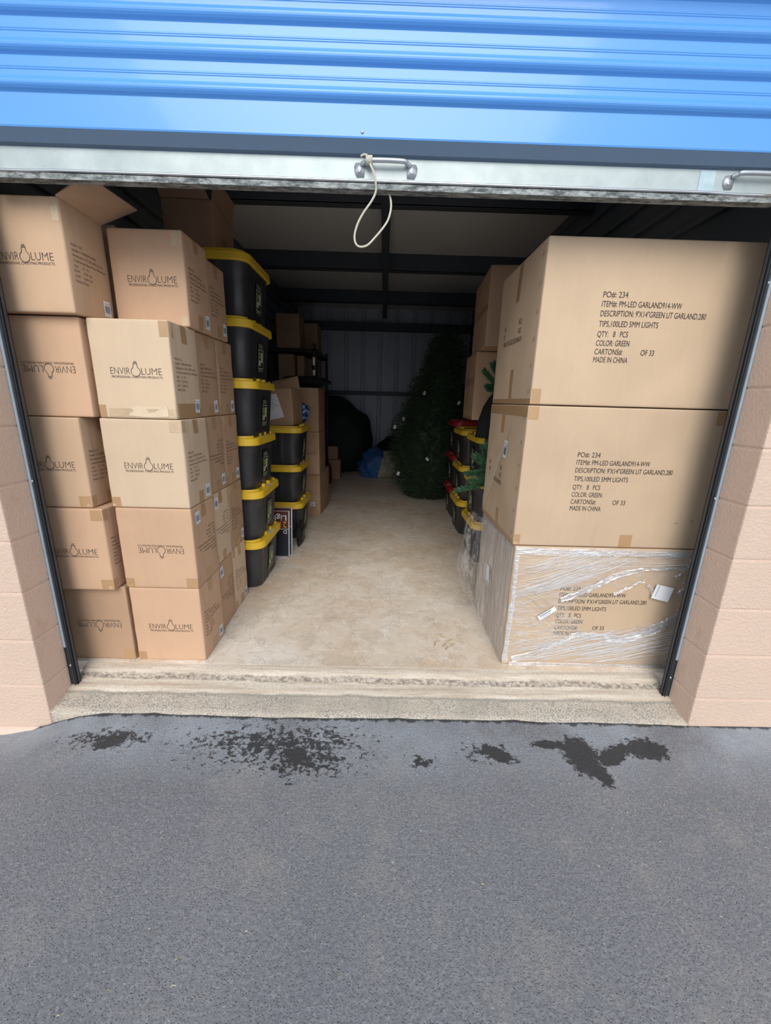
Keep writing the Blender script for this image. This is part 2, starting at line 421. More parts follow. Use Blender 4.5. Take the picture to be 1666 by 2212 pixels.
# ------------------------------------------------------------------ cartons
class Carton:
    def __init__(s, name, x0, x1, y0, y1, z0, z1, mat, seed=0, rz=0, bulge=.004, label=None, group=None, cat='box', rot=None, parent_loc=None):
        s.w, s.d, s.h = x1-x0, y1-y0, z1-z0; s.seed = seed; s.bulge = bulge; s.mat = mat
        s.r = root(name, ((x0+x1)/2, (y0+y1)/2, z0), rz, rot)
        tag(s.r, label, cat, group)
        s.body()
    def surf(s, P, face, off=0.0):
        """point on the (slightly bulged, soft-cornered) carton surface"""
        H = Vector((s.w/2, s.d/2, s.h/2)); Q = Vector((P[0], P[1], P[2]-s.h/2))
        r = .006
        I = Vector((max(-(H.x-r), min(H.x-r, Q.x)), max(-(H.y-r), min(H.y-r, Q.y)), max(-(H.z-r), min(H.z-r, Q.z))))
        n = Q-I
        if n.length < 1e-7:
            ax = face[0]; n = Vector((0,0,0)); n[ax] = face[1]; 
        n.normalize()
        out = I+n*r
        ux, uy, uz = Q.x/H.x, Q.y/H.y, Q.z/H.z
        e_ = [1-min(1, abs(c_))**3 for c_ in (ux, uy, uz)]
        nz = noise.noise(Vector((Q.x*5+s.seed*3.1, Q.y*5, Q.z*4)))
        ax = max(range(3), key=lambda i: abs(n[i]))
        k = 1.0
        for i in range(3):
            if i != ax: k *= e_[i]
        amp = 0 if ax == 2 else s.bulge*k*(.55+nz*1.3)
        # crumpled corners
        cz = (1-e_[0])*(1-e_[1])*.5 + 0
        n2 = noise.noise(Vector((Q.x*22+s.seed, Q.y*22, Q.z*16)))
        amp += -.0035*abs(n2)*max(0, 1-min(H.x-abs(Q.x), 1)/.03 if True else 0)*max(0, 1-(H.y-abs(Q.y))/.03) if ax != 2 else 0
        out += n*(amp+off)
        return Vector((out.x, out.y, out.z+s.h/2))
    def body(s):
        def ticks(L):
            h = L/2; e_ = [-h, -h+.003, -h+.008, -h+.02]
            n = max(4, int(L/.035)); mid_ = [-h+.02+(L-.04)*i/n for i in range(1, n)]
            return e_+mid_+[h-.02, h-.008, h-.003, h]
        T = [ticks(s.w), ticks(s.d), [z+s.h/2 for z in ticks(s.h)]]
        lo = [-s.w/2, -s.d/2, 0]; hi = [s.w/2, s.d/2, s.h]
        bm = bmesh.new(); cache = {}
        def V(P, f):
            k = tuple(round(c_, 5) for c_ in P)
            if k not in cache: cache[k] = bm.verts.new(s.surf(P, f))
            return cache[k]
        for ax in range(3):
            a_, b_ = [i for i in range(3) if i != ax]
            for sg in (-1, 1):
                for i in range(len(T[a_])-1):
                    for j in range(len(T[b_])-1):
                        q = []
                        for (ii, jj) in ((i, j), (i+1, j), (i+1, j+1), (i, j+1)):
                            P = [0, 0, 0]; P[ax] = hi[ax] if sg > 0 else lo[ax]; P[a_] = T[a_][ii]; P[b_] = T[b_][jj]
                            q.append(V(P, (ax, sg)))
                        bm.faces.new(q)
        s.b = bobj('carton_body', bm, s.mat, s.r, smooth=True)
    def fn(s, face, off=.0008):
        """mapping (u,v) -> surface; u runs left to right as seen from outside, measured from the face's middle, v up from the base"""
        w, d = s.w/2, s.d/2
        if face == 'front': return lambda u, v: s.surf((u, -d, v), (1, -1), off)
        if face == 'back': return lambda u, v: s.surf((-u, d, v), (1, 1), off)
        if face == 'right': return lambda u, v: s.surf((w, u, v), (0, 1), off)
        if face == 'left': return lambda u, v: s.surf((-w, -u, v), (0, -1), off)
    def art(s, name, dr, face, mat, off=.0011, label=None):
        o = link(name, dr.mesh(s.fn(face, off), name), mat, s.r)
        if label: o['label'] = label
        return o
    def strip(s, pts, mat='tape', name='packing_tape'):
        """tape as a list of (face,u0,v0,u1,v1) rects, laid as one mesh"""
        verts, faces = [], []
        for face, u0, v0, u1, v1 in pts:
            f_ = s.fn(face, .0007); nu = max(1, int(abs(u1-u0)/.02)); nv = max(1, int(abs(v1-v0)/.02))
            o = len(verts)
            for i in range(nu+1):
                for j in range(nv+1): verts.append(tuple(f_(u0+(u1-u0)*i/nu, v0+(v1-v0)*j/nv)))
            for i in range(nu):
                for j in range(nv):
                    a_ = o+i*(nv+1)+j; faces.append((a_, a_+nv+1, a_+nv+2, a_+1))
        me = bpy.data.meshes.new(name); me.from_pydata(verts, [], faces); me.update()
        for p in me.polygons: p.use_smooth = True
        return link(name, me, M[mat], s.r)
def barcode(w=.038, h=.052):
    d = Draw(); d.rect(-w/2, -h/2, w/2, h/2, 0)
    e = Draw(); rnd = random.Random(3); x = -w*.36
    e.text('C7 SMOOTH WW', -w*.38, h*.28, h*.09, w*.76, mi=1)
    while x < w*.34:
        b = rnd.choice((.0010, .0014, .0018)); e.rect(x, -h*.28, min(x+b, w*.36), h*.2, 1); x += b+rnd.choice((.0012, .0018))
    e.text('0 81234 56', -w*.25, -h*.40, h*.07, w*.5, mi=1)
    return d, e
SIDE = ['PO#: 2122', 'Item#: C7-SMOOTH-WW', 'Description: C7 LED, SMD, 2 of 10', 'Color:Green Base+Warm White/Clear', 'Qty:      25   Pcs', 'N.W:     15.00  Lbs', 'G.W:     16.00  Lbs', 'Made in China']
def side_text(w=.17):
    d = Draw(); z = .055
    for i, s_ in enumerate(SIDE):
        vs_, fs, wd = text_geo(s_); mw = text_geo(SIDE[3])[2]
        d.text(s_, -w/2, z, .0085, w*wd/mw); z -= .0165 if i != 3 else .017
    return d
def enviro(name, x0, x1, y0, y1, z0, z1, mat, seed, label, flip=False, rz=0, front=True, group='small light-bulb cartons stacked inside the left jamb', tapes=True, code=True, bulge=.004, side=True):
    c = Carton(name, x0, x1, y0, y1, z0, z1, M[mat], seed, rz, bulge, label, group)
    rot = math.pi if flip else 0
    rnd = random.Random(seed)
    w, d, h = c.w, c.d, c.h
    if front:
        lg = logo().xform(.015, h*(.455 if not flip else .52), rot, .98)
        c.art('printed_logo', lg, 'front', M['ink_mid'])
    if side:
        st = side_text(d*.78).xform(.0, h*(.47 if not flip else .52), rot)
        c.art('printed_text', st, 'right', M['ink_soft'])
    if code:
        bu, bv = (d*.27, .045) if not flip else (-d*.27, h-.05)
        if seed % 3 == 1: bu, bv = d*.30, .05
        dd, ee = barcode(.042, .056)
        o = c.art('barcode_label', dd.xform(bu, bv, R(rnd.uniform(-6, 6))), 'right', M['white'], .0016)
        me = ee.xform(bu, bv, 0).mesh(c.fn('right', .0021)); link('printed_barcode', me, [M['bars'], M['bars']], o)
    if tapes:
        T = .045
        # strips over the middle of the side's top and bottom, and small corner tabs on the front
        c.strip([('right', -.022, h-.06, .022, h-.003)])
        c.strip([('right', -.022, .003, .022, .055)])
        if rnd.random() < .7: c.strip([('front', w/2-.05, h-.05, w/2-.004, h-.004), ('right', -d/2+.004, h-.05, -d/2+.03, h-.004)], rnd.choice(('tape', 'tape_clear')))
        if rnd.random() < .7: c.strip([('front', w/2-.05, .003, w/2-.004, .05), ('right', -d/2+.004, .003, -d/2+.03, .05)])
        if rnd.random() < .6: c.strip([('front', -w/2+.004, .003, -w/2+.04, .045)])
    return c

# ------------------------------------------------------------------ the place: ground, floor, walls, ceiling
ax_ = Vector
def struct(o): o['kind'] = 'structure'; return o
# asphalt sheet, falling away at the left of the threshold
bm = bmesh.new()
xs = [-9, -6, -4] + [-3+.1*i for i in range(61)] + [4, 6, 9]
ys = [-14, -9, -5, -3] + [-2+.08*i for i in range(26)] 
ys = [y for y in ys if y < .005] + [.02]
def gz(x, y):
    z = -.074 + .004*noise.noise(Vector((x*1.3, y*1.3, 0)))
    k = max(0, min(1, (-x-1.12)/.35)); k = k*k*(3-2*k)
    z -= .085*k*max(0, min(1, 1-(-y)/.9))
    z += .008*max(0, 1-abs(y)/.08)*(1 if x < 1.25 else .3)*(.5+noise.noise(Vector((x*6, 0, 3))))*(1-k)
    return z
G = [[bm.verts.new((x, y, gz(x, y))) for y in ys] for x in xs]
for i in range(len(xs)-1):
    for j in range(len(ys)-1): bm.faces.new((G[i][j], G[i+1][j], G[i+1][j+1], G[i][j+1]))
struct(bobj('ground', bm, M['asphalt'], smooth=True))
# interior slab and sloping threshold
bm = bmesh.new(); box(bm, -1.6, 1.6, .245, 6.45, -.12, 0); struct(bobj('floor', bm, M['floor']))
bm = bmesh.new()
prof = [(0.0, -.20), (0.0, -.078), (.004, -.068), (.03, -.062), (.06, -.056), (.085, -.050), (.104, -.046), (.110, -.041), (.14, -.037), (.160, -.035), (.168, -.032), (.180, -.026), (.193, -.018), (.199, -.010), (.215, -.006), (.232, -.001), (.262, -.001)]
mis = [0, 0, 0, 0, 0, 0, 2, 3, 3, 3, 2, 2, 2, 3, 3, 3]
nx = 60; rows = []
for i in range(nx+1):
    x = -1.322+2.644*i/nx
    rows.append([bm.verts.new((x, y+(.006*noise.noise(Vector((x*3, y*9, 1))) if 1 < k < len(prof)-3 else (.006*noise.noise(Vector((x*8, 0, 5))) if k < 2 else 0)), z+(.0022*noise.noise(Vector((x*9, y*30, 2))) if 1 < k < len(prof)-2 else 0))) for k, (y, z) in enumerate(prof)])
for i in range(nx):
    for k in range(len(prof)-1):
        f_ = bm.faces.new((rows[i][k], rows[i+1][k], rows[i+1][k+1], rows[i][k+1])); f_.material_index = mis[k]
struct(bobj('trim_1', bm, [M['apron']]*4, smooth=True))['label'] = 'sloping concrete threshold'
# block piers either side of the door: real courses with joints
def pier(sgn, name):
    bm = bmesh.new(); zc = [-.35, -.144] + [.0593+.2032*k for k in range(16)]
    if sgn < 0: pass
    for k in range(len(zc)-1):
        x = 1.322; j = .0035
        first = True
        for n_ in range(5):
            wd = .4064
            x0, x1 = x, x+wd
            a_, b_ = (x0+(0 if first else j), x1-j) if sgn > 0 else (-x1+j, -x0-(0 if first else j))
            box(bm, a_, b_, 0.0, .133, zc[k]+j*.6, zc[k+1]-j*.6, .006)
            x = x1; first = False
    a_, b_ = (1.326, 1.322+2.03) if sgn > 0 else (-1.322-2.03, -1.326)
    box(bm, a_, b_, .0045, .133, zc[0], zc[-1], 0, 1)
    return struct(bobj(name, bm, [M['block'], M['mortar']]))
pier(-1, 'wall_front_left'); pier(1, 'wall_front_right')
# rendered footing below the left pier, spreading a little forward
bm = bmesh.new()
n = 14; V_ = []
for i in range(n+1):
    x = -1.318-.75*i/n
    zt = -.115-.03*min(1, i/3)*0
    V_.append([bm.verts.new((x, y, z)) for y, z in ((.13, -.144+.02), (.0, -.142), (-.012-.02*min(1, i/4), -.155), (-.03-.012*noise.noise(Vector((x*7, 0, 0))), -.30))])
for i in range(n):
    for k in range(3): bm.faces.new((V_[i][k], V_[i+1][k], V_[i+1][k+1], V_[i][k+1]))
struct(bobj('trim_2', bm, M['mortar'], smooth=True))
# lintel
bm = bmesh.new(); box(bm, -3.35, 3.35, 0, .09, 2.36, 3.5); struct(bobj('wall_front_top', bm, M['block']))
# side walls of corrugated steel with long ribs near the eaves
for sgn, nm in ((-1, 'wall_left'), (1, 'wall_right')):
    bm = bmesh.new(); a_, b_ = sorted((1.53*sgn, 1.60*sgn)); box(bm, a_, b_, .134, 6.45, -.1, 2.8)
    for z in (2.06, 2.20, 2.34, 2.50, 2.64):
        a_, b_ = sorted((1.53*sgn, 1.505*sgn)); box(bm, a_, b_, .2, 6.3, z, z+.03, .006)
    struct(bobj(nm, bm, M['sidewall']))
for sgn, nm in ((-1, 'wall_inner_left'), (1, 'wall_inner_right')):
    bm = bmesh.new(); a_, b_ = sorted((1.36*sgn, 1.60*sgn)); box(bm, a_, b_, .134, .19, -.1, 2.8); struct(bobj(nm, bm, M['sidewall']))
# back wall: ribbed light steel sheet, header, girt
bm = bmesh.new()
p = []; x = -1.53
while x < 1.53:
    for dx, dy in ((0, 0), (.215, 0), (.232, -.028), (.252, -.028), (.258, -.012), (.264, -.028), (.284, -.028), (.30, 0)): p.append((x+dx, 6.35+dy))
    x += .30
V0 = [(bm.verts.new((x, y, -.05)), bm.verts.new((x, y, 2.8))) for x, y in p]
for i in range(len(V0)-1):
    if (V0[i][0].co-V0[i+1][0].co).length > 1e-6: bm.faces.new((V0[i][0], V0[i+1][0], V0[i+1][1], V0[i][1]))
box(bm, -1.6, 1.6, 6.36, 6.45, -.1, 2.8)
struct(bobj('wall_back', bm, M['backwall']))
bm = bmesh.new(); box(bm, -1.52, 1.52, 6.20, 6.32, 2.37, 2.50); box(bm, 1.02, 1.14, 6.2, 6.32, 0, 2.37); box(bm, -1.22, -1.12, 6.2, 6.32, 0, 2.37)
struct(bobj('trim_3', bm, M['purlin']))
bm = bmesh.new(); box(bm, -1.12, 1.02, 6.24, 6.32, 1.29, 1.36, .004); struct(bobj('trim_4', bm, M['purlin']))
# ceiling of white-faced insulation over dark purlins
bm = bmesh.new()
n = 40; V_ = []
for i in range(n+1):
    y = .1+6.35*i/n
    V_.append([bm.verts.new((-1.6+3.2*k/16, y, 2.75-.02*math.sin(math.pi*((y-.5)/1.55 % 1))+.004*noise.noise(Vector((k*.9, y*3, 0))))) for k in range(17)])
for i in range(n):
    for k in range(16): bm.faces.new((V_[i][k], V_[i+1][k], V_[i+1][k+1], V_[i][k+1]))
struct(bobj('ceiling', bm, M['insul'], smooth=True))
bm = bmesh.new(); box(bm, -3.4, 3.4, .0, 6.5, 2.80, 2.86); struct(bobj('ceiling_roof', bm, M['sidewall']))
for k, y in enumerate((.62, 2.05, 3.60, 5.15)):
    bm = bmesh.new(); box(bm, -1.53, 1.53, y, y+.012, 2.58, 2.76); box(bm, -1.53, 1.53, y, y+.065, 2.575, 2.587)
    struct(bobj('trim_%d' % (5+k), bm, M['purlin']))
bm = bmesh.new(); box(bm, -.035, .035, .65, 6.2, 2.562, 2.574); struct(bobj('trim_9', bm, M['purlin']))

# ------------------------------------------------------------------ door tracks
for sgn, lab in ((-1, 'left'), (1, 'right')):
    bm = bmesh.new()
    for a0, a1, y0, y1 in ((1.295, 1.335, .134, .139), (1.295, 1.299, .134, .154), (1.295, 1.36, .150, .154), (1.303, 1.306, .128, .134)):
        a_, b_ = sorted((a0*sgn, a1*sgn)); box(bm, a_, b_, y0, y1, -.042, 2.7, .001)
    o = struct(bobj('trim_%d' % (10 if sgn < 0 else 11), bm, M['track'])); o['label'] = 'dark steel door track on the %s jamb' % lab
    bm = bmesh.new(); a_, b_ = sorted((1.312*sgn, 1.3215*sgn)); box(bm, a_, b_, .1275, .134, .15, 2.5, .001)
    bobj('track_edge', bm, M['trackedge'], o)
    for z in (.06, .87, 1.62):
        bm = bmesh.new(); bmesh.ops.create_uvsphere(bm, u_segments=10, v_segments=6, radius=.006)
        bobj('rivet', bm, M['zinc'], o, (1.310*sgn, .133, z), True)

# ------------------------------------------------------------------ roll-up door
door = root('door_1', (0, .12, 1.86)); door['kind'] = 'structure'; door['label'] = 'blue corrugated roll-up door, raised'
def extrude_x(bm, prof, x0, x1, n=1, mi=0):
    L = [[bm.verts.new((x0+(x1-x0)*i/n, y, z)) for y, z in prof] for i in range(n+1)]
    for i in range(n):
        for k in range(len(prof)-1): bm.faces.new((L[i][k], L[i+1][k], L[i+1][k+1], L[i][k+1])).material_index = mi
bm = bmesh.new(); yf = .085; pr = [(.0865, 1.962), (yf, 1.966)]
for k in range(8):
    zc = 2.058+.0873*k
    pr += [(yf, zc-.0135), (yf-.0006, zc-.0125), (yf-.003, zc-.010), (yf-.0075, zc-.006), (yf-.0115, zc-.001), (yf-.0135, zc+.003), (yf-.0142, zc+.007), (yf-.0135, zc+.011), (yf-.0115, zc+.015), (yf-.008, zc+.019), (yf-.004, zc+.023), (yf-.001, zc+.026), (yf, zc+.0275)]
    zb = zc+.046
    pr += [(yf, zb-.0055), (yf-.0014, zb-.0035), (yf-.0014, zb-.0015), (yf-.0004, zb), (yf-.0014, zb+.0015), (yf-.0014, zb+.0035), (yf, zb+.0055)]
extrude_x(bm, pr, -1.289, 1.289)
extrude_x(bm, [(y+.004, z) for y, z in pr[::-1]], -1.289, 1.289)
b_s = bmesh.new(); extrude_x(b_s, [(.123, 1.928), (.107, 1.9335), (.0865, 1.962)], -1.289, 1.289); extrude_x(b_s, [(.0905, 1.966), (.111, 1.9375), (.127, 1.932)], -1.289, 1.289)
cur = bobj('door_curtain', bm, M['blue']); cur.parent = door; cur.location = (0, -.12, -1.86)
def dchild(name, bm, mat, smooth=False, parent=None):
    o = bobj(name, bm, mat, smooth=smooth); o.parent = parent or door
    if parent is None: o.location = (0, -.12, -1.86)
    return o
dchild('lower_band', b_s, plain('slate_blue_band', (.105, .165, .25, 1), .5, var=.05))  # sloping band below the curtain in a darker, greyer blue
bm = bmesh.new(); box(bm, -1.29, 1.29, .120, .128, 1.867, 1.932, .001)
dchild('bottom_bar', bm, M['galv'])
bm = bmesh.new(); tube(bm, [(x, .119, 1.866+(.002 if abs(x) < 1.05 else -.001)) for x in [-1.29+2.58*i/30 for i in range(31)]], .0045, 8)
dchild('bar_bead', bm, M['bead'], True)
bm = bmesh.new(); box(bm, -1.28, 1.28, .121, .172, 1.853, 1.858); box(bm, -1.28, 1.28, .119, .123, 1.845, 1.862, .001)
dchild('bottom_angle', bm, M['angle'])
def lift_handle(x0, x1, sl):
    bm = bmesh.new(); z = 1.897
    # two riveted ears and a rolled grip standing off the bar
    def ear(xc, sgn):
        pts = [(-.017, -.004), (-.019, .010), (-.014, .020), (.012, .022), (.016, .012), (.013, -.016), (-.010, -.017)]
        for yy in (.1165,):
            A = [bm.verts.new((xc+px*sgn, .1165, z-.003+pz)) for px, pz in pts]; B = [bm.verts.new((xc+px*sgn, .1198, z-.003+pz)) for px, pz in pts]
            bm.faces.new(A); bm.faces.new(B[::-1])
            for i in range(len(A)): bm.faces.new((A[i], A[(i+1) % len(A)], B[(i+1) % len(A)], B[i]))
    ear(x0, 1); ear(x1, -1)
    g0, g1 = x0+.018, x1-.018
    tube(bm, spline([(x0+.006, .117, z+.014), (g0, .106, z+.016), (g0+.008, .100, z+.017), ((g0+g1)/2, .098, z+.0172), (g1-.008, .100, z+.017), (g1, .106, z+.016), (x1-.006, .117, z+.014)], 5), .0068, 10)
    h = dchild('lift_handle', bm, M['zinc'], True)
    for xc in (x0-.002, x1+.002):
        b2 = bmesh.new(); bmesh.ops.create_uvsphere(b2, u_segments=12, v_segments=8, radius=.005)
        for v in b2.verts: v.co.y *= .6; v.co += Vector((xc, .1165, z-.005))
        r_ = bobj('rivet', b2, M['bead'], smooth=True); r_.parent = h
    return h
lift_handle(-.074, .087, 0); lift_handle(1.093, 1.26, 0)
bm = bmesh.new(); box(bm, .998, 1.047, .1185, .1203, 1.868, 1.926)
dchild('faded_sticker', bm, plain('faded_foil_sticker', (.42, .55, .60, 1), .35, .2, var=.3, vs_=40))
bm = bmesh.new(); bmesh.ops.create_uvsphere(bm, u_segments=12, v_segments=8, radius=.005)
for v in bm.verts: v.co.y *= .6; v.co += Vector((-.066, .084, 1.977))
dchild('rivet', bm, M['zinc'], True)

# pull cord looped over the grip
bm = bmesh.new()
cord = [(-.045, .100, 1.913), (-.040, .094, 1.898), (-.031, .090, 1.880), (-.024, .092, 1.855), (-.023, .10, 1.832), (-.036, .10, 1.806), (-.060, .10, 1.775), (-.078, .10, 1.745), (-.0885, .10, 1.712), (-.085, .10, 1.688), (-.070, .10, 1.6785), (-.047, .10, 1.684), (-.026, .105, 1.705), (.000, .11, 1.735), (.018, .12, 1.765), (.026, .13, 1.80), (.024, .14, 1.83), (.016, .15, 1.856), (.010, .16, 1.872)]
tube(bm, spline(cord, 6), .0033, 8)
for k in range(5):
    pts = []
    for i in range(17):
        a_ = 2*math.pi*i/16
        pts.append((-.052+.0035*k+.001*math.sin(a_*2+k), .100+.0105*math.cos(a_), 1.9135+.0105*math.sin(a_)))
    tube(bm, pts, .0030, 6)
tube(bm, spline([(-.050, .090, 1.921), (-.060, .094, 1.925), (-.071, .098, 1.922)], 5), .0032, 6)
tag(bobj('pull_cord', bm, M['rope'], smooth=True), 'white braided cord tied to the door handle, hanging in a long loop', 'cord')

# ------------------------------------------------------------------ left: small cartons, nearest column first
Z = [0, .371, .739, 1.107, 1.473]
nm = 'shipping_carton'
xa0, xa1 = -1.105, -.787
enviro(nm, xa0+.005, xa1, .265, .500, Z[0], Z[1]-.002, 'card_pink', 1, 'bottom carton of the front aisle column, logo upright, standing on the concrete by the threshold')
enviro(nm, xa0, xa1+.002, .262, .50, Z[1], Z[2]-.002, 'card_pink', 2, 'carton with upside-down logo second from the bottom of the front aisle column', flip=True)
enviro(nm, xa0-.008, xa1, .264, .50, Z[2], Z[3]-.002, 'card_tan', 3, 'pale tan carton at mid height of the front aisle column, below the torn-patch carton')
c4 = enviro(nm, xa0+.0, xa1-.012, .262, .496, Z[3], Z[4]-.002, 'card_tan', 4, 'pale carton with wide tape and torn paper patch along its lower front edge', tapes=False, bulge=.006)
w4 = c4.w/2
c4.strip([('front', -w4+.04, .006, w4-.003, .038)], 'tape_clear'); c4.strip([('front', -w4+.003, .003, -w4+.03, .05)])
pt = Draw(); P_ = [(-.02, .046), (.02, .048), (.07, .05), (.118, .049), (.121, .03), (.12, .01), (.06, .006), (.0, .007), (-.035, .012), (-.03, .022), (-.012, .028), (-.022, .038)]
pt.add(P_, [tuple(range(len(P_)))])
c4.art('torn_paper_patch', pt, 'front', plain('bare_torn_card', (.66, .53, .38, 1), .9, var=.15, vs_=40), .0014, 'paler torn patch')
c4.strip([('front', w4-.035, c4.h-.06, w4-.004, c4.h-.004), ('right', -.12, c4.h-.06, -.085, c4.h-.004)], 'tape')
c4.strip([('right', -.022, c4.h-.07, .022, c4.h-.003)], 'tape'); c4.strip([('right', -.118, .003, .115, .06)], 'tape')
c5 = enviro(nm, -1.082, -.788, .426, .655, Z[4], 1.823, 'card_pink', 5, 'topmost carton of the front aisle column, set back and overhanging, logo upright', tapes=False)
c5.strip([('front', c5.w/2-.042, c5.h-.055, c5.w/2-.004, c5.h-.004)], 'tape_clear'); c5.strip([('right', -.03, .003, .015, .06)], 'tape'); c5.strip([('right', -.02, c5.h-.05, .02, c5.h-.004)], 'tape')
c5.strip([('front', c5.w/2-.03, .004, c5.w/2-.006, .04)], 'tape_clear')
# second and third rows behind, seen by their sides
lev = ['bottom', 'second', 'middle', 'fourth', 'top']
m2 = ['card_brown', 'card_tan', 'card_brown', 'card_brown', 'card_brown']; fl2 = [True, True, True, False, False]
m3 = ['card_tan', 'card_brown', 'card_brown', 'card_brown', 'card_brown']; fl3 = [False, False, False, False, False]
jit = random.Random(5)
for k in range(5):
    zt = (Z+[1.835])[k+1]-.002
    if k < 4:
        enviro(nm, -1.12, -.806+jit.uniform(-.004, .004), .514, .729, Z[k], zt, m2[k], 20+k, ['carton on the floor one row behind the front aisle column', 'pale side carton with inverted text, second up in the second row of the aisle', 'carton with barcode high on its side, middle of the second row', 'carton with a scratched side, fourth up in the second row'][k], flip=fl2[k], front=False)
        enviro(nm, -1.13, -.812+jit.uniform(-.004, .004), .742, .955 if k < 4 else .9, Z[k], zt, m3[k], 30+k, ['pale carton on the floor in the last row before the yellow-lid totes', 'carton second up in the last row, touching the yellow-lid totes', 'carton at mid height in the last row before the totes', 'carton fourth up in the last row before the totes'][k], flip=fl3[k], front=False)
    else:
        enviro(nm, -1.10, -.800, .662, .885, Z[k], 1.80, m2[k], 25, 'top carton of the second row, just before the highest yellow lid', front=False)
# wall-side column
enviro(nm, -1.425, -1.114, .265, .50, Z[0], Z[1]-.002, 'card_brown', 6, 'bottom carton next to the left door track, logo upside down under crinkled tape', flip=True)
enviro(nm, -1.45, -1.136, .229, .47, Z[1], Z[2]-.002, 'card_pink', 7, 'carton against the left track, second up, logo upright and cut off by the track')
enviro(nm, -1.49, -1.178, .241, .48, Z[2], Z[3]-.002, 'card_mid', 8, 'carton against the left track, third up, its right side showing in the gap', bulge=.006)
enviro(nm, -1.43, -1.122, .251, .49, Z[3], Z[4]-.002, 'card_pink', 9, 'carton against the left track, fourth up, logo upside down', flip=True, tapes=False)
c10 = enviro(nm, -1.412, -1.102, .214, .445, Z[4]+.002, 1.838, 'card_mid', 10, 'open carton on top at the far left with one flap sticking out', tapes=False, bulge=.006)
c10.strip([('front', c10.w/2-.028, c10.h-.075, c10.w/2-.004, c10.h-.003)], 'tape_clear')
bm = bmesh.new()
A = [Vector(p) for p in ((0, -.118, 0), (0, .11, -.004), (.135, .135, .060), (.10, -.10, .072))]
for dz in (0, .004):
    pass
lo_ = [bm.verts.new(a_) for a_ in A]; hi_ = [bm.verts.new(a_+Vector((-.001, 0, .004))) for a_ in A]
bm.faces.new(lo_); bm.faces.new(hi_[::-1])
for i in range(4): bm.faces.new((lo_[i], lo_[(i+1) % 4], hi_[(i+1) % 4], hi_[i]))
fo = bobj('carton_flap', bm, M['card_mid'], c10.r, (c10.w/2-.002, 0, c10.h-.002))
c11 = enviro(nm, -1.42, -1.095, .505, .73, Z[4], 1.86, 'card_mid', 11, 'carton seen as a narrow strip between the two top front cartons', front=False, side=False, code=False)
for k in range(4):
    enviro(nm, -1.46, -1.135, .505, .73, Z[k], Z[k+1]-.002, 'card_mid', 40+k, 'carton standing hidden behind the wall-side front column', front=False, side=False, code=False, tapes=False, group='cartons hidden behind the wall-side column')

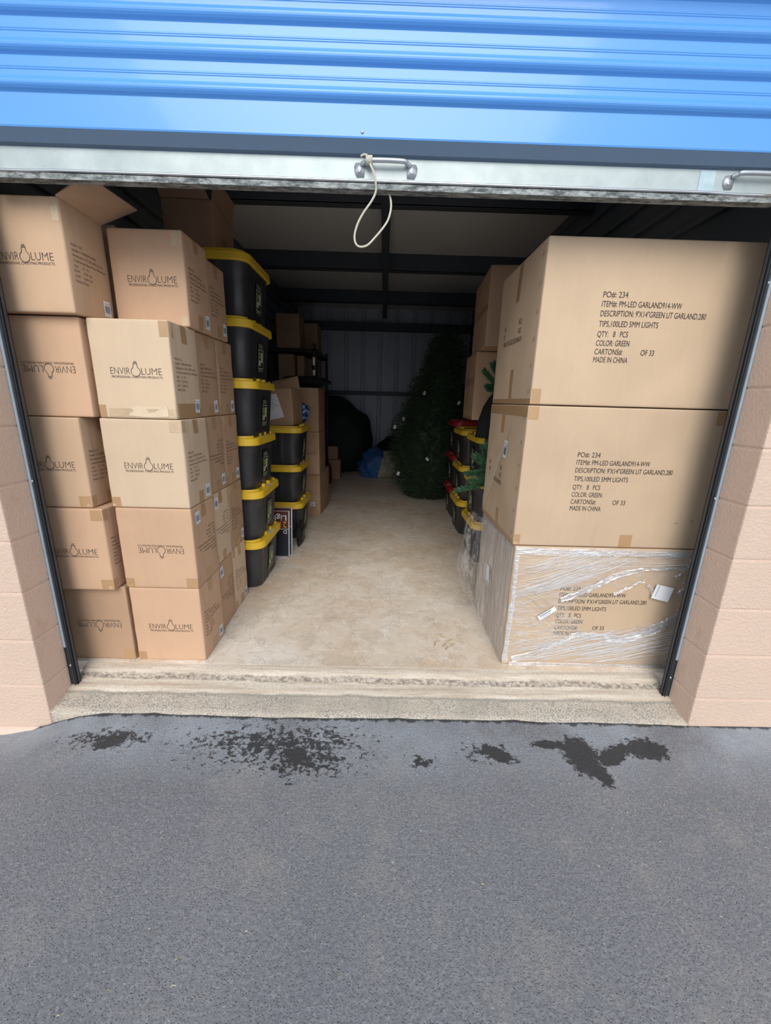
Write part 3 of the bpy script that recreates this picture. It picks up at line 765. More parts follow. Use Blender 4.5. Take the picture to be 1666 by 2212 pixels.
# ------------------------------------------------------------------ totes
def tote_meshes():
    bm = bmesh.new(); rings = []
    zs = [0, .004, .012, .10, .20, .270, .276, .290, .291]
    for z in zs:
        k = z/.29; hx = .348+.022*k; hy = .212+.022*k; r = .06+.012*k
        if z == 0: hx -= .010; hy -= .010
        if z == .004: hx -= .003; hy -= .003
        if z >= .276: hx += .004; hy += .004
        ring = []
        for x, y, nx_, ny_, sd, s in rrect(hx, hy, r, 7, 36):
            o_ = 0
            if .008 < z < .275 and sd >= 0:
                rb = [.12, .30, .70, .88] if sd in (1, 3) else [.14, .36, .5, .64, .86]
                for q in rb:
                    o_ = max(o_, .0055*max(0, 1-abs(s-q)/.022))
                if sd in (0, 2):
                    if .17 < s < .36 or .64 < s < .83: o_ -= .003
            ring.append((x+nx_*o_, y+ny_*o_, z))
        rings.append(ring)
    loft(bm, rings)
    me_b = bpy.data.meshes.new('tote_body'); bmesh.ops.recalc_face_normals(bm, faces=bm.faces)
    for f_ in bm.faces: f_.smooth = True
    bm.to_mesh(me_b); bm.free()
    # lid: wide rounded rim, raised inner ridge, stacking lugs near the ends
    bm = bmesh.new()
    def ring(hx, hy, r, z): return [(x, y, z) for x, y, *_ in rrect(hx, hy, r, 8, 4)]
    loft(bm, [ring(.378, .242, .07, .279), ring(.389, .253, .078, .279), ring(.391, .255, .08, .283), ring(.388, .252, .078, .318), ring(.383, .247, .075, .323), ring(.362, .226, .06, .3235), ring(.360, .224, .06, .3225)], True, True)
    # ridge broken at the ends
    def ridge(pts, h=.012, wd=.012):
        P = [Vector((x, y, 0)) for x, y in pts]; L = []
        for i, p_ in enumerate(P):
            d_ = (P[min(i+1, len(P)-1)]-P[max(i-1, 0)]).normalized(); q = Vector((-d_.y, d_.x, 0))*wd/2
            L.append([bm.verts.new(p_+q+Vector((0,0,.3215))), bm.verts.new(p_+q*.7+Vector((0,0,.3225+h))), bm.verts.new(p_-q*.7+Vector((0,0,.3225+h))), bm.verts.new(p_-q+Vector((0,0,.3215)))])
        for i in range(len(L)-1):
            for k in range(3): bm.faces.new((L[i][k], L[i][k+1], L[i+1][k+1], L[i+1][k]))
        bm.faces.new(L[0]); bm.faces.new(L[-1][::-1])
    for sx_ in (-1, 1):
        for sy_ in (-1, 1):
            pts = [(sx_*.06, sy_*.232), (sx_*.20, sy_*.232), (sx_*.29, sy_*.232)]
            for k in range(7):
                a_ = R(90-12*k); pts.append((sx_*(.29+.069*math.cos(a_)), sy_*(.163+.069*math.sin(a_))))
            ridge(pts)
        for yy in (-.055, .055):
            box(bm, sx_*.352-.010, sx_*.352+.012, yy-.014, yy+.014, .3215, .341, .003)
    me_l = bpy.data.meshes.new('tote_lid'); bmesh.ops.recalc_face_normals(bm, faces=bm.faces)
    bm.to_mesh(me_l); bm.free()
    # end sticker
    d = Draw()
    d.rect(-.055, -.085, .055, .085, 0)
    e_ = Draw()
    e_.rect(-.050, .038, .050, .042, 1); e_.rect(-.050, -.062, -.046, .038, 1); e_.rect(.046, -.062, .050, .038, 1); e_.rect(-.05, -.066, .05, -.062, 1)
    e_.text('27', -.045, .05, .022, .03, mi=1); e_.text('GAL', -.008, .05, .022, .045, mi=1)
    e_.rect(-.038, -.010, -.004, .028, 2); e_.rect(.004, -.03, .036, .028, 1); e_.rect(-.036, -.05, .0, -.018, 1)
    e_.text('102 L', -.045, -.083, .014, .09, mi=1)
    return me_b, me_l, d, e_
me_tb, me_tl, std, ste = tote_meshes()
M['sticker_dark'] = plain('dark_sticker_film', (.02, .022, .02, 1), .4)
M['sticker_cream'] = plain('cream_sticker_print', (.52, .60, .42, 1), .5)
M['sticker_green'] = plain('green_sticker_print', (.20, .30, .06, 1), .5)
M['sticker_red'] = plain('red_sticker_print', (.5, .05, .06, 1), .5)
def stick(off): return lambda u, v: (off+.0775+.0085*0+(.352-.0775)+.022*(v+.14)/.29*1.0-.352+.0, u, v+.14)
def endmap(side):
    # lies on the tapered end wall, 2 mm proud of the ribs
    return lambda u, v: (side*(.348+.022*(v+.145)/.29+.0075), side*u, v+.145)
def proto(lidmat, stickmats, end):
    r = root('storage_tote')
    b = link('tote_body', me_tb.copy(), M['tote'], r); l_ = link('tote_lid', me_tl.copy(), lidmat, r)
    s = link('sticker', std.mesh(endmap(end), 'sticker'), M['sticker_dark'], r); 
    q = ste.mesh(lambda u, v: tuple(Vector(endmap(end)(u, v))+Vector((end*.0008, 0, 0))), 'sticker_print'); link('sticker_print', q, stickmats, s)
    dd = Draw(); dd.rect(-.05, -.011, .05, .011)
    g_ = link('lid_label', dd.mesh(lambda u, v: (end*(.373)+v, u, .3236), 'lid_label'), M['strip'], l_)
    ddt = Draw(); ddt.text('27 GAL', -.035, -.004, .009, .05)
    link('lid_print', ddt.mesh(lambda u, v: (end*(.373)-end*v, end*u, .3241), 'lid_print'), M['bars'], l_)
    return r
def copy_tree(o, parent=None):
    c_ = o.copy(); col.objects.link(c_)
    if parent is not None: c_.parent = parent
    for ch in list(o.children): copy_tree(ch, c_)
    return c_
ym = [M['sticker_cream'], M['sticker_cream'], M['sticker_green']]
pl_ = proto(M['yellow'], ym, 1); pr_ = proto(M['yellow'], ym, -1)
rr_ = proto(M['red'], [M['white'], M['white'], M['sticker_red']], -1)
used = set()
def put(p_, x, y, z, rz, label, group):
    o = p_ if p_.name not in used else None
    if o is None: o = copy_tree(p_)
    else: used.add(p_.name + '#')
    return o
def place(p_, x, y, z, rz, label, group, first=[]):
    if p_ in first: o = copy_tree(p_)
    else: o = p_; first.append(p_)
    o.location = (x, y, z); o.rotation_euler = (0, 0, rz)
    tag(o, label, 'storage bin', group); return o
P1 = .3225
ordn = ['bottom', 'second', 'third', 'fourth', 'fifth', 'topmost']
jx = [0, .004, -.004, .006, .0, .004]
for k in range(6):
    place(pl_, -1.105+jx[k], 1.245, P1*k, R([0, .6, -.5, .4, -.4, .3][k]),
          ['bottom black tote of the tall left stack, on the concrete floor', 'black yellow-lid tote second from the bottom of the tall left stack', 'third tote up in the tall left stack', 'fourth tote up in the tall left stack', 'fifth tote up in the tall left stack, sitting above eye level', 'topmost tote of the tall left stack, under the open dark carton'][k], 'tall left stack of yellow-lid totes')
for k in range(3):
    place(pl_, -1.052+[0, -.006, .004][k], 2.235, P1*k, R([0, -.5, .5][k]), ['bottom tote of the three-high left stack, behind the dark leaning display boxes', 'middle tote of the three-high left stack', 'top tote of the three-high left stack, carrying the tilted carton with a paper sheet'][k], 'three-high left stack of yellow-lid totes')
for k in range(3):
    place(pr_, 1.095+[0, .0, -.006][k], 1.755, P1*k-.0, R([0, .5, -.6][k]), ['bottom tote of the nearer right stack, behind the film-wrapped carton', 'middle tote of the nearer right stack, crossed by green garland', 'top tote of the nearer right stack, under the black hood-shaped bag'][k], 'nearer right stack of yellow-lid totes')
    place(pr_, 1.105+[0, .004, -.004][k], 2.45, P1*k, R([0, -.6, .3][k]), ['bottom tote of the farther right yellow-lid stack', 'middle tote of the farther right yellow-lid stack', 'top tote of the farther right yellow-lid stack'][k], 'farther right stack of yellow-lid totes')
    place(rr_, 1.125, 3.02, P1*k*1.07, R([0, .4, -.5][k]), ['bottom red-lid tote beside the artificial tree', 'middle red-lid tote beside the artificial tree', 'top red-lid tote beside the artificial tree'][k], 'red-lid totes beside the tree')

# ------------------------------------------------------------------ right: three big cartons
LN = [('PO#: 234', .402, .0, .092), ('ITEM#: PM-LED GARLAND914-WW', .370, .0, .306), ('DESCRIPTION: 9\'X14"GREEN LIT GARLAND,280', .337, .0, .407),
      ('TIPS,100LED 5MM LIGHTS', .301, .0, .226), ('QTY:   8   PCS', .265, .0, .115), ('COLOR: GREEN', .233, .0, .127), ('CARTONS#:', .202, .0, .107), ('OF 33', .202, .178, .054), ('MADE IN CHINA', .173, .0, .132)]
def big(x0, x1, y0, y1, z0, z1, seed, label, ink='ink', u0=.227, seams=True):
    c = Carton('garland_carton', x0, x1, y0, y1, z0, z1, M['card_big'], seed, 0, .007, label, 'big garland cartons stacked on the right')
    w, d, h = c.w, c.d, c.h
    dr = Draw()
    for s_, v, du, wd in LN: dr.text(s_, -w/2+u0+du, v-.008, .0205, wd)
    c.art('printed_text', dr, 'front', M[ink])
    ds = Draw()
    du_, dv_ = (0, 0) if z0 > 1 else (-.04, -.045)
    for i, (s_, uu, ww) in enumerate((('G.W.', -.165, .032), ('KGS', .045, .032), ('N.W.', -.165, .032), ('KGS', .045, .032), ("MEAS: 34.5X22.5X24INCH", -.150, .245))):
        ds.text(s_, uu+du_, .335-.036*(i//2)+dv_, .022, ww)
    c.art('printed_marks', ds, 'left', M[ink])
    return c
cL = [
 big(.613, 1.475, .288, .872, 0, .600, 51, 'bottom big carton wrapped in clear stretch film, standing on the floor'),
 big(.600, 1.470, .288, .872, .604, 1.199, 52, 'middle big carton with a long scuff and a square white label on its left side'),
 big(.604, 1.475, .290, .874, 1.203, 1.797, 53, 'top big carton of the right-hand stack, nearest the ceiling')]
b2, b3 = cL[1], cL[2]
for c, up_, dn in ((b2, True, True), (b3, False, True)):
    w, d, h = c.w/2, c.d/2, c.h
    if up_: c.strip([('left', -d+.004, h-.045, d-.004, h-.003)]); c.strip([('left', -.05, h-.13, -.005, h-.045)])
    else: c.strip([('left', -.02, h-.16, .025, h-.003)])
    c.strip([('left', -d+.004, .003, d-.004, .022)]); c.strip([('left', -.0, .02, .04, .15 if c is b3 else .10)])
b2.strip([('front', .03, .003, .085, .06)]); b2.strip([('front', -b2.w/2+.004, .003, -b2.w/2+.03, .05)]); b2.strip([('front', -b2.w/2+.004, b2.h-.055, -b2.w/2+.045, b2.h-.004)], 'tape')
b2.strip([('front', b2.w/2-.1, b2.h-.06, b2.w/2-.03, b2.h-.004)])
b3.strip([('front', -b3.w/2+.004, b3.h-.035, -b3.w/2+.035, b3.h-.004)], 'tape_clear'); b3.strip([('front', -b3.w/2+.004, .003, -b3.w/2+.04, .06)])
# stitched corner dimples along the near left edge
def stitches(c, n):
    bm = bmesh.new()
    for i in range(n):
        z = c.h*(i+.5)/n
        for s_ in (-1, 1):
            f_ = c.fn('left', .0012); 
            a_ = [f_(c.d/2-.040, z-.004+s_*.004), f_(c.d/2-.026, z+.001+s_*.005), f_(c.d/2-.0255, z+.0035+s_*.005), f_(c.d/2-.040, z-.0025+s_*.004)]
            bm.faces.new([bm.verts.new(q) for q in a_])
    o = bobj('stitched_seam', bm, M['ink_soft'], c.r); return o
stitches(b2, 6); stitches(b3, 6)
# scuff and label on the middle carton's left side
sc_ = Draw(); P_ = [(-.285, .035), (-.288, .10), (-.215, .185), (-.155, .275), (-.06, .355), (.03, .43), (.105, .50), (.06, .425), (.0, .345), (-.07, .275), (-.115, .215), (-.17, .13), (-.215, .06), (-.25, .028)]
sc_.add(P_, [tuple(range(len(P_)))])
b2.art('scuff', sc_, 'left', plain('scuffed_card', (.50, .40, .29, 1), .9, var=.2, vs_=60), .0014, 'pale scuff')
dd = Draw(); dd.rect(-.03, -.04, .03, .04); dd.xform(.064, .394)
lb = b2.art('square_label', dd, 'left', M['white'], .0022)
e_ = Draw(); e_.rect(-.020, -.026, .020, .008); e_.text('GARLAND914-WW', -.024, .022, .006, .048); e_.rect(-.012, .013, .022, .017); e_.xform(.064, .394)
link('label_print', e_.mesh(b2.fn('left', .0030)), M['bars'], lb)
# dents on the middle carton
dn = Draw()
for (u, v) in ((.262, .118), (.33, .128)):
    dn.line([(u-.008, v-.004), (u, v+.003), (u+.009, v+.001)], .003)
b2.art('dent_marks', dn, 'front', plain('dented_card', (.30, .20, .12, 1), .8), .0012)

# stretch film around the bottom carton
def film_mat(name, base, streak, scale, ang):
    t = NT(name); t.t.nodes.remove(t.b)
    tr = t.n('ShaderNodeBsdfTransparent'); gl = t.n('ShaderNodeBsdfGlossy'); df = t.n('ShaderNodeBsdfDiffuse'); m1 = t.n('ShaderNodeMixShader'); m2_ = t.n('ShaderNodeMixShader')
    gl.inputs['Roughness'].default_value = .16; df.inputs['Color'].default_value = (.86, .88, .93, 1); gl.inputs['Color'].default_value = (1, 1, 1, 1)
    tcn = t.n('ShaderNodeTexCoord'); mp = t.n('ShaderNodeMapping'); mp.inputs['Rotation'].default_value = ang; mp.inputs['Scale'].default_value = scale
    mp.vector_type = 'POINT'
    t.l(tcn.outputs['Object'], mp.inputs[0])
    nz = t.n('ShaderNodeTexNoise'); nz.inputs['Scale'].default_value = 6; nz.inputs['Detail'].default_value = 7; nz.inputs['Roughness'].default_value = .62
    t.l(mp.outputs[0], nz.inputs['Vector'])
    rd = t.ramp(t.math('ABSOLUTE', t.math('SUBTRACT', nz.outputs[0], .52)), [(0, W4), (.02, (.4,.4,.4,1)), (.07, K4)])
    nz2 = t.noise(4, det=3)
    al = t.math('ADD', base, t.math('MULTIPLY', t.math('MULTIPLY', rd, t.ramp(nz2, [(.35, (.15,.15,.15,1)), (.65, W4)])), streak), True)
    t.l(al, m1.inputs[0]); t.l(tr.outputs[0], m1.inputs[1])
    bp = t.n('ShaderNodeBump'); bp.inputs['Distance'].default_value = .006; t.l(nz.outputs[0], bp.inputs['Height'])
    t.l(bp.outputs[0], gl.inputs['Normal']); t.l(bp.outputs[0], df.inputs['Normal'])
    m2_.inputs[0].default_value = .45; t.l(df.outputs[0], m2_.inputs[1]); t.l(gl.outputs[0], m2_.inputs[2])
    t.l(m2_.outputs[0], m1.inputs[2]); t.l(m1.outputs[0], t.out.inputs[0])
    return t.m
M['film'] = film_mat('stretch_film', .07, .55, (1.6, 1.0, 11.0), (0, R(20), 0))
M['film_side'] = film_mat('stretch_film_layered', .36, .6, (1.0, 7.0, .6), (0, 0, 0))
M['film_thick'] = film_mat('stretch_film_bunched', .34, .8, (2, 2, 9), (0, R(12), 0))
M['film_loose'] = film_mat('stretch_film_loose', .05, .6, (5.0, 3.0, .8), (R(6), 0, 0))
t = NT('film_crease_glint_white'); t.set((.80, .82, .86, 1), .22); t.b.inputs['Alpha'].default_value = .50; M['film_crease'] = t.m  # glints along the film's folds, put into a pale base colour
b1 = cL[0]
film = root('stretch_film', tuple(b1.r.location)); tag(film, 'clear stretch film wrapped around the bottom big carton, torn open at its front', 'plastic wrap')
w, d, h = b1.w/2, b1.d/2, b1.h
hole = [(-.17, .29), (-.13, .33), (-.08, .375), (-.02, .42), (.02, .44), (.06, .40), (.12, .43), (.165, .455), (.20, .42), (.235, .38), (.31, .36), (.365, .345), (.33, .285), (.25, .24), (.10, .20), (-.02, .195), (-.09, .20), (-.07, .235), (-.10, .26)]
def inside(u, v, poly):
    c_ = False; j = len(poly)-1
    for i in range(len(poly)):
        xi, yi = poly[i]; xj, yj = poly[j]
        if (yi > v) != (yj > v) and u < (xj-xi)*(v-yi)/(yj-yi)+xi: c_ = not c_
        j = i
    return c_
bm = bmesh.new(); nu, nv = 110, 76; g_ = {}
f_ = b1.fn('front', 0)
for i in range(nu+1):
    for j in range(nv+1):
        u = -w+2*w*i/nu; v = h*j/nv
        o_ = .004+.004*abs(noise.noise(Vector((u*6+v*9, v*22-u*8, 3))))+.003*noise.noise(Vector((u*30, v*30, 1)))
        o_ = max(.0025, o_)
        g_[i, j] = (u, v, f_(u, v)+Vector((0, -o_, 0)))
VV = {}
for i in range(nu):
    for j in range(nv):
        uc, vc = -w+2*w*(i+.5)/nu, h*(j+.5)/nv
        uc2 = uc+.012*noise.noise(Vector((uc*25, vc*25, 8))); vc2 = vc+.012*noise.noise(Vector((uc*25, vc*25, 4)))
        if inside(uc2, vc2, hole): continue
        q = []
        for a_ in ((i, j), (i+1, j), (i+1, j+1), (i, j+1)):
            if a_ not in VV: VV[a_] = bm.verts.new(g_[a_][2])
            q.append(VV[a_])
        bm.faces.new(q)
bobj('front_film', bm, M['film'], film, smooth=True)
bm = bmesh.new(); fL = b1.fn('left', 0); nu, nv = 40, 40; L = []
for i in range(nu+1):
    row = []
    for j in range(nv+1):
        u = -d+2*d*i/nu; v = h*j/nv
        o_ = max(.003, .006+.006*abs(noise.noise(Vector((u*14, v*3, 3))))); row.append(bm.verts.new(fL(u, v)+Vector((-o_, 0, 0))))
    L.append(row)
for i in range(nu):
    for j in range(nv): bm.faces.new((L[i][j], L[i+1][j], L[i+1][j+1], L[i][j+1]))
bobj('side_film', bm, M['film_side'], film, smooth=True)
# bunched film along edges and around the tear
def ribbon(pts, wd, mat, name='bunched_film', off=.009, seed=0, wave=.006):
    bm = bmesh.new(); P = spline([(p_[0], p_[1], 0) for p_ in pts], 10); L = []
    n_ = len(P); K = 7
    for i, p_ in enumerate(P):
        d_ = (P[min(i+1, n_-1)]-P[max(i-1, 0)]).normalized(); q = Vector((-d_.y, d_.x, 0))
        ww = (wd[min(int(i/n_*len(wd)), len(wd)-1)] if isinstance(wd, list) else wd)*(.75+.5*noise.noise(Vector((i*.3, seed, 0))))
        row = []
        for k in range(K):
            s_ = (k/(K-1)-.5)*ww; a_ = p_+q*s_
            z_ = off+wave*noise.noise(Vector((i*.45, k*1.7, seed+5)))+.003*math.cos(k*2.4+i*.2)
            row.append(bm.verts.new((a_.x, -d-max(.004, z_)-.004, a_.y)))
        L.append(row)
    for i in range(n_-1):
        for k in range(K-1): bm.faces.new((L[i][k], L[i+1][k], L[i+1][k+1], L[i][k+1]))
    return bobj(name, bm, mat, film, smooth=True)
ribbon([(.375, .335), (.335, .27), (.26, .215), (.12, .165), (.0, .165), (-.10, .175), (-.17, .135), (-.26, .085), (-.39, .035)], [.022, .045, .060, .055, .045, .03, .024, .03, .035], M['film_thick'], seed=1)
ribbon([(.30, .225), (.24, .19), (.13, .152), (.03, .16)], .03, M['film_thick'], seed=21)
ribbon([(-.20, .35), (-.12, .385), (-.05, .425), (.02, .47), (.12, .50), (.24, .515), (.34, .515)], [.03, .045, .04, .03, .022, .018], M['film_thick'], seed=2)
ribbon([(.035, .385), (.08, .405), (.13, .44), (.165, .455)], .018, M['film_thick'], seed=3)
ribbon([(.355, .56), (.33, .50), (.305, .47)], .02, M['film_thick'], seed=6)
ribbon([(.18, .435), (.205, .415), (.22, .385), (.26, .365)], .02, M['film_thick'], seed=16)
ribbon([(.345, .45), (.36, .42), (.33, .39)], .03, M['film_thick'], seed=17)
ribbon([(-.43, .59), (-.2, .585), (.1, .588), (.42, .585)], .026, M['film_thick'], seed=4, wave=.003)
ribbon([(-.424, .02), (-.42, .2), (-.418, .4), (-.424, .58)], .028, M['film_thick'], seed=5, wave=.003)
ribbon([(-.43, .575), (-.1, .572), (.2, .576), (.42, .57)], .02, M['film_thick'], seed=34, wave=.004)
ribbon([(-.43, .03), (-.415, .3), (-.42, .56)], .02, M['film_thick'], seed=35, wave=.005)
ribbon([(-.40, .013), (-.1, .012), (.4, .014)], .022, M['film_thick'], seed=7, wave=.002)
ribbon([(.40, .02), (.395, .2), (.388, .4), (.375, .57)], .05, M['film_thick'], seed=8, wave=.003)
# fine stretched creases, their glints painted as white strands
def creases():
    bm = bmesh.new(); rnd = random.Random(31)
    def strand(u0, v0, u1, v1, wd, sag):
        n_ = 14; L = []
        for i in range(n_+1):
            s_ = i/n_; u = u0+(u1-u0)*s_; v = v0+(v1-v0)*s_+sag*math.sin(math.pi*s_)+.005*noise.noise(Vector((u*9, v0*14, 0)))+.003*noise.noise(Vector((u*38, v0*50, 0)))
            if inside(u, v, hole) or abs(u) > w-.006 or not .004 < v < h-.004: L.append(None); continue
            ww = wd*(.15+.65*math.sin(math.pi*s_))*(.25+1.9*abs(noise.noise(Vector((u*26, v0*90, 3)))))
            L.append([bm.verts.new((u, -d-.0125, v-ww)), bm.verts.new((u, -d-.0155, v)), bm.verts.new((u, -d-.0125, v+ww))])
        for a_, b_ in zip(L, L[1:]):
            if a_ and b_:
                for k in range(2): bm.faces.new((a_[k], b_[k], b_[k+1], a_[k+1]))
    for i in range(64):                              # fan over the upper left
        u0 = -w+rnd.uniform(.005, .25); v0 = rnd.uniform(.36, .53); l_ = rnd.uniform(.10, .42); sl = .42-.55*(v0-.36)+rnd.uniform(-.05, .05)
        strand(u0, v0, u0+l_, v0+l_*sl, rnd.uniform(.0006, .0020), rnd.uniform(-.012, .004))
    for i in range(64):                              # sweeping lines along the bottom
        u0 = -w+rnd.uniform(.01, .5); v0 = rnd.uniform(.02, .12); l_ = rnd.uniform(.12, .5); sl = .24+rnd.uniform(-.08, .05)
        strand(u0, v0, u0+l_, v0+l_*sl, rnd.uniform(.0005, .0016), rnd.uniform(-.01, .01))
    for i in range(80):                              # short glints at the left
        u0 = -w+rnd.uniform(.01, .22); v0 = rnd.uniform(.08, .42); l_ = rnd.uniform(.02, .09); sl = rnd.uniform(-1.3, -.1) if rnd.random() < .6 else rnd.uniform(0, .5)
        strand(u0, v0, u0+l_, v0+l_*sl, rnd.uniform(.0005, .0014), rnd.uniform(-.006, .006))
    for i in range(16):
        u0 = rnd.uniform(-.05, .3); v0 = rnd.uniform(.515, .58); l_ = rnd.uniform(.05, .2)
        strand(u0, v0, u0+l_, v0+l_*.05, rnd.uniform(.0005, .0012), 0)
    return bobj('film_crease_glints', bm, M['film_crease'], film, smooth=True)
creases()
def sticker(name, pts, printed, label):
    bm = bmesh.new(); bm.faces.new([bm.verts.new((x, -d-.016, z)) for x, z in pts]); o = bobj(name, bm, M['white'], film); o['label'] = label; return o
s1 = sticker('address_sticker', [(.222, .440), (.302, .422), (.288, .352), (.206, .372)], None, 'white square sticker')
e_ = Draw(); e_.text('2107GARLAND914', 0, 0, .006, .06); e_.xform(.226, .378, R(78)); link('sticker_print', e_.mesh(lambda u, v: (u, -d-.0168, v)), M['bars'], s1)
s2 = sticker('barcode_sticker', [(-.297, .265), (-.225, .318), (-.212, .300), (-.283, .245)], None, 'small white barcode strip')
e_ = Draw(); 
for k in range(14): e_.rect(k*.0042, 0, k*.0042+[.0018, .003][k % 2], .008)
e_.text('81028190', .005, -.008, .005, .045); e_.xform(-.283, .262, R(36)); link('sticker_print', e_.mesh(lambda u, v: (u, -d-.0168, v)), M['bars'], s2)
s3 = b1.art('square_label', Draw_ := Draw(), 'left', M['white']) if False else None
dd = Draw(); dd.rect(-.03, -.045, .03, .045); dd.xform(-.03, .33); o = b1.art('square_label', dd, 'left', M['white'], .012)
# loose tail of film hanging off the left rear edge
bm = bmesh.new(); nu, nv = 18, 40; L = []
for i in range(nu+1):
    row = []
    for j in range(nv+1):
        s_, v = i/nu, j/nv
        y = .55+.35*s_ - .05*v; z = .005+.60*v
        x = .600-(.10*s_+.02)*math.sin(math.pi*min(1, .15+.85*(1-v)))**.8*(.6+.5*s_)*(1-.3*v) - .012*noise.noise(Vector((s_*5, v*4, 9)))-.006
        row.append(bm.verts.new((x-b1.r.location.x, y-b1.r.location.y, z)))
    L.append(row)
for i in range(nu):
    for j in range(nv): bm.faces.new((L[i][j], L[i+1][j], L[i+1][j+1], L[i][j+1]))
bobj('loose_film_tail', bm, M['film_loose'], film, smooth=True)

# ------------------------------------------------------------------ right: cartons over the totes, hood, garlands
c = Carton('tall_carton', .660, 1.22, 1.56, 2.03, 1.085, 1.545, M['card_brown'], 61, R(-3), .004, 'plain taped carton under the highest carton, right side above the totes')
c.strip([('left', -.23, .245, .23, .29)])
c.strip([('left', -.23, .003, .23, .02)])
c = Carton('tall_carton', .66, 1.20, 1.30, 1.90, 1.548, 2.00, M['card_brown'], 62, R(-4), .004, 'highest plain carton on the right, just behind the top big carton')
c.strip([('left', -.29, .21, .29, .25)])
bm = bmesh.new(); box(bm, .90, 1.45, 1.52, 2.0, .969, 1.083, .01); tag(bobj('storage_crate', bm, M['tote']), 'low black crate between the top yellow lid and the plain carton', 'crate')
bm = bmesh.new()
secs = [(.972, .74, .075, 1.545, .06), (1.02, .742, .072, 1.545, .058), (1.10, .75, .068, 1.55, .055), (1.18, .765, .060, 1.55, .05), (1.24, .785, .048, 1.55, .04), (1.28, .80, .03, 1.55, .03), (1.305, .815, .010, 1.55, .012)]
rings = []
for z, x, rx, y, ry in secs:
    rings.append([(x+rx*math.cos(2*math.pi*k/20)*(1+.05*math.sin(3*k)), y-.07+ry*math.sin(2*math.pi*k/20)*(1+.08*math.cos(5*k)), z) for k in range(20)])
loft(bm, rings); tag(bobj('cloth_bag', bm, M['black_cloth'], smooth=True), 'black hood-shaped cloth bag standing on the yellow lid beside the middle big carton', 'bag')

def needle_mat(name, a_, b_, r=.55):
    t = NT(name); t.set(t.mix(t.noise(60), a_, b_), r); return t.m
M['garland'] = needle_mat('garland_needles', (.02, .075, .03, 1), (.07, .19, .085, 1))
M['garland_tip'] = needle_mat('garland_tips', (.05, .14, .06, 1), (.12, .26, .12, 1))
M['tree'] = needle_mat('tree_needles', (.022, .046, .026, 1), (.065, .115, .058, 1))
def sprig(bm, p0, p1, n=60, ln=.03, wd=.0016, rnd=random, mi=0, droop=.0):
    p0, p1 = Vector(p0), Vector(p1); ax_v = (p1-p0).normalized()
    u = ax_v.cross(Vector((0,0,1))); u = u.normalized() if u.length > .01 else Vector((1,0,0)); v = ax_v.cross(u)
    for i in range(n):
        s_ = rnd.random(); b_ = p0.lerp(p1, s_); an = rnd.uniform(0, 2*math.pi)
        d_ = (ax_v*rnd.uniform(.5, 1.1)+(u*math.cos(an)+v*math.sin(an))*.8).normalized()*ln*rnd.uniform(.7, 1.1)*(1-.35*s_)
        d_.z -= droop
        q = d_.cross(Vector((rnd.uniform(-1,1), rnd.uniform(-1,1), rnd.uniform(-1,1)))).normalized()*wd
        f_ = bm.faces.new((bm.verts.new(b_-q), bm.verts.new(b_+q), bm.verts.new(b_+d_))); f_.material_index = mi
def garland(spots, label, loc_name='garland_sprig'):
    bm = bmesh.new(); rnd = random.Random(len(label))
    spots = list(spots)+[(tuple(Vector(a_)+Vector((0, rnd.uniform(0, .03), rnd.uniform(-.012, .012)))), tuple(Vector(b_)+Vector((rnd.uniform(0, .03), rnd.uniform(-.01, .03), rnd.uniform(-.018, .018)))), n_) for a_, b_, n_ in spots for q in range(2)]
    for a_, b_, n_ in spots:
        tube(bm, [a_, ((Vector(a_)+Vector(b_))/2), b_], .0013, 5)
        sprig(bm, a_, b_, n_*2, .034, .0019, rnd, 0); sprig(bm, a_, b_, n_//2, .036, .0019, rnd, 1)
    o = bobj(loc_name, bm, [M['garland'], M['garland_tip']]); tag(o, label, 'garland', 'green garland ends sticking out of the cartons'); return o
garland([((.66, 1.02, .735), (.465, 1.02, .685), 190), ((.66, 1.03, .80), (.52, 1.03, .795), 170), ((.665, 1.02, .83), (.56, 1.04, .90), 150), ((.665, 1.02, .82), (.60, 1.0, .965), 130), ((.66, 1.0, .76), (.54, 1.02, .745), 130), ((.66, .98, .90), (.615, .95, .975), 90), ((.655, 1.02, .80), (.70, 1.3, .93), 140), ((.70, 1.3, .93), (.76, 1.56, .969), 60)], 'green artificial garland tips poking out beside the middle big carton')
garland([((.70, 1.15, 1.30), (.60, 1.12, 1.38), 150), ((.70, 1.15, 1.28), (.62, 1.13, 1.30), 140), ((.70, 1.15, 1.36), (.64, 1.12, 1.43), 120), ((.70, 1.15, 1.36), (.73, 1.31, 1.549), 120)], 'green artificial garland tuft behind the top big carton')

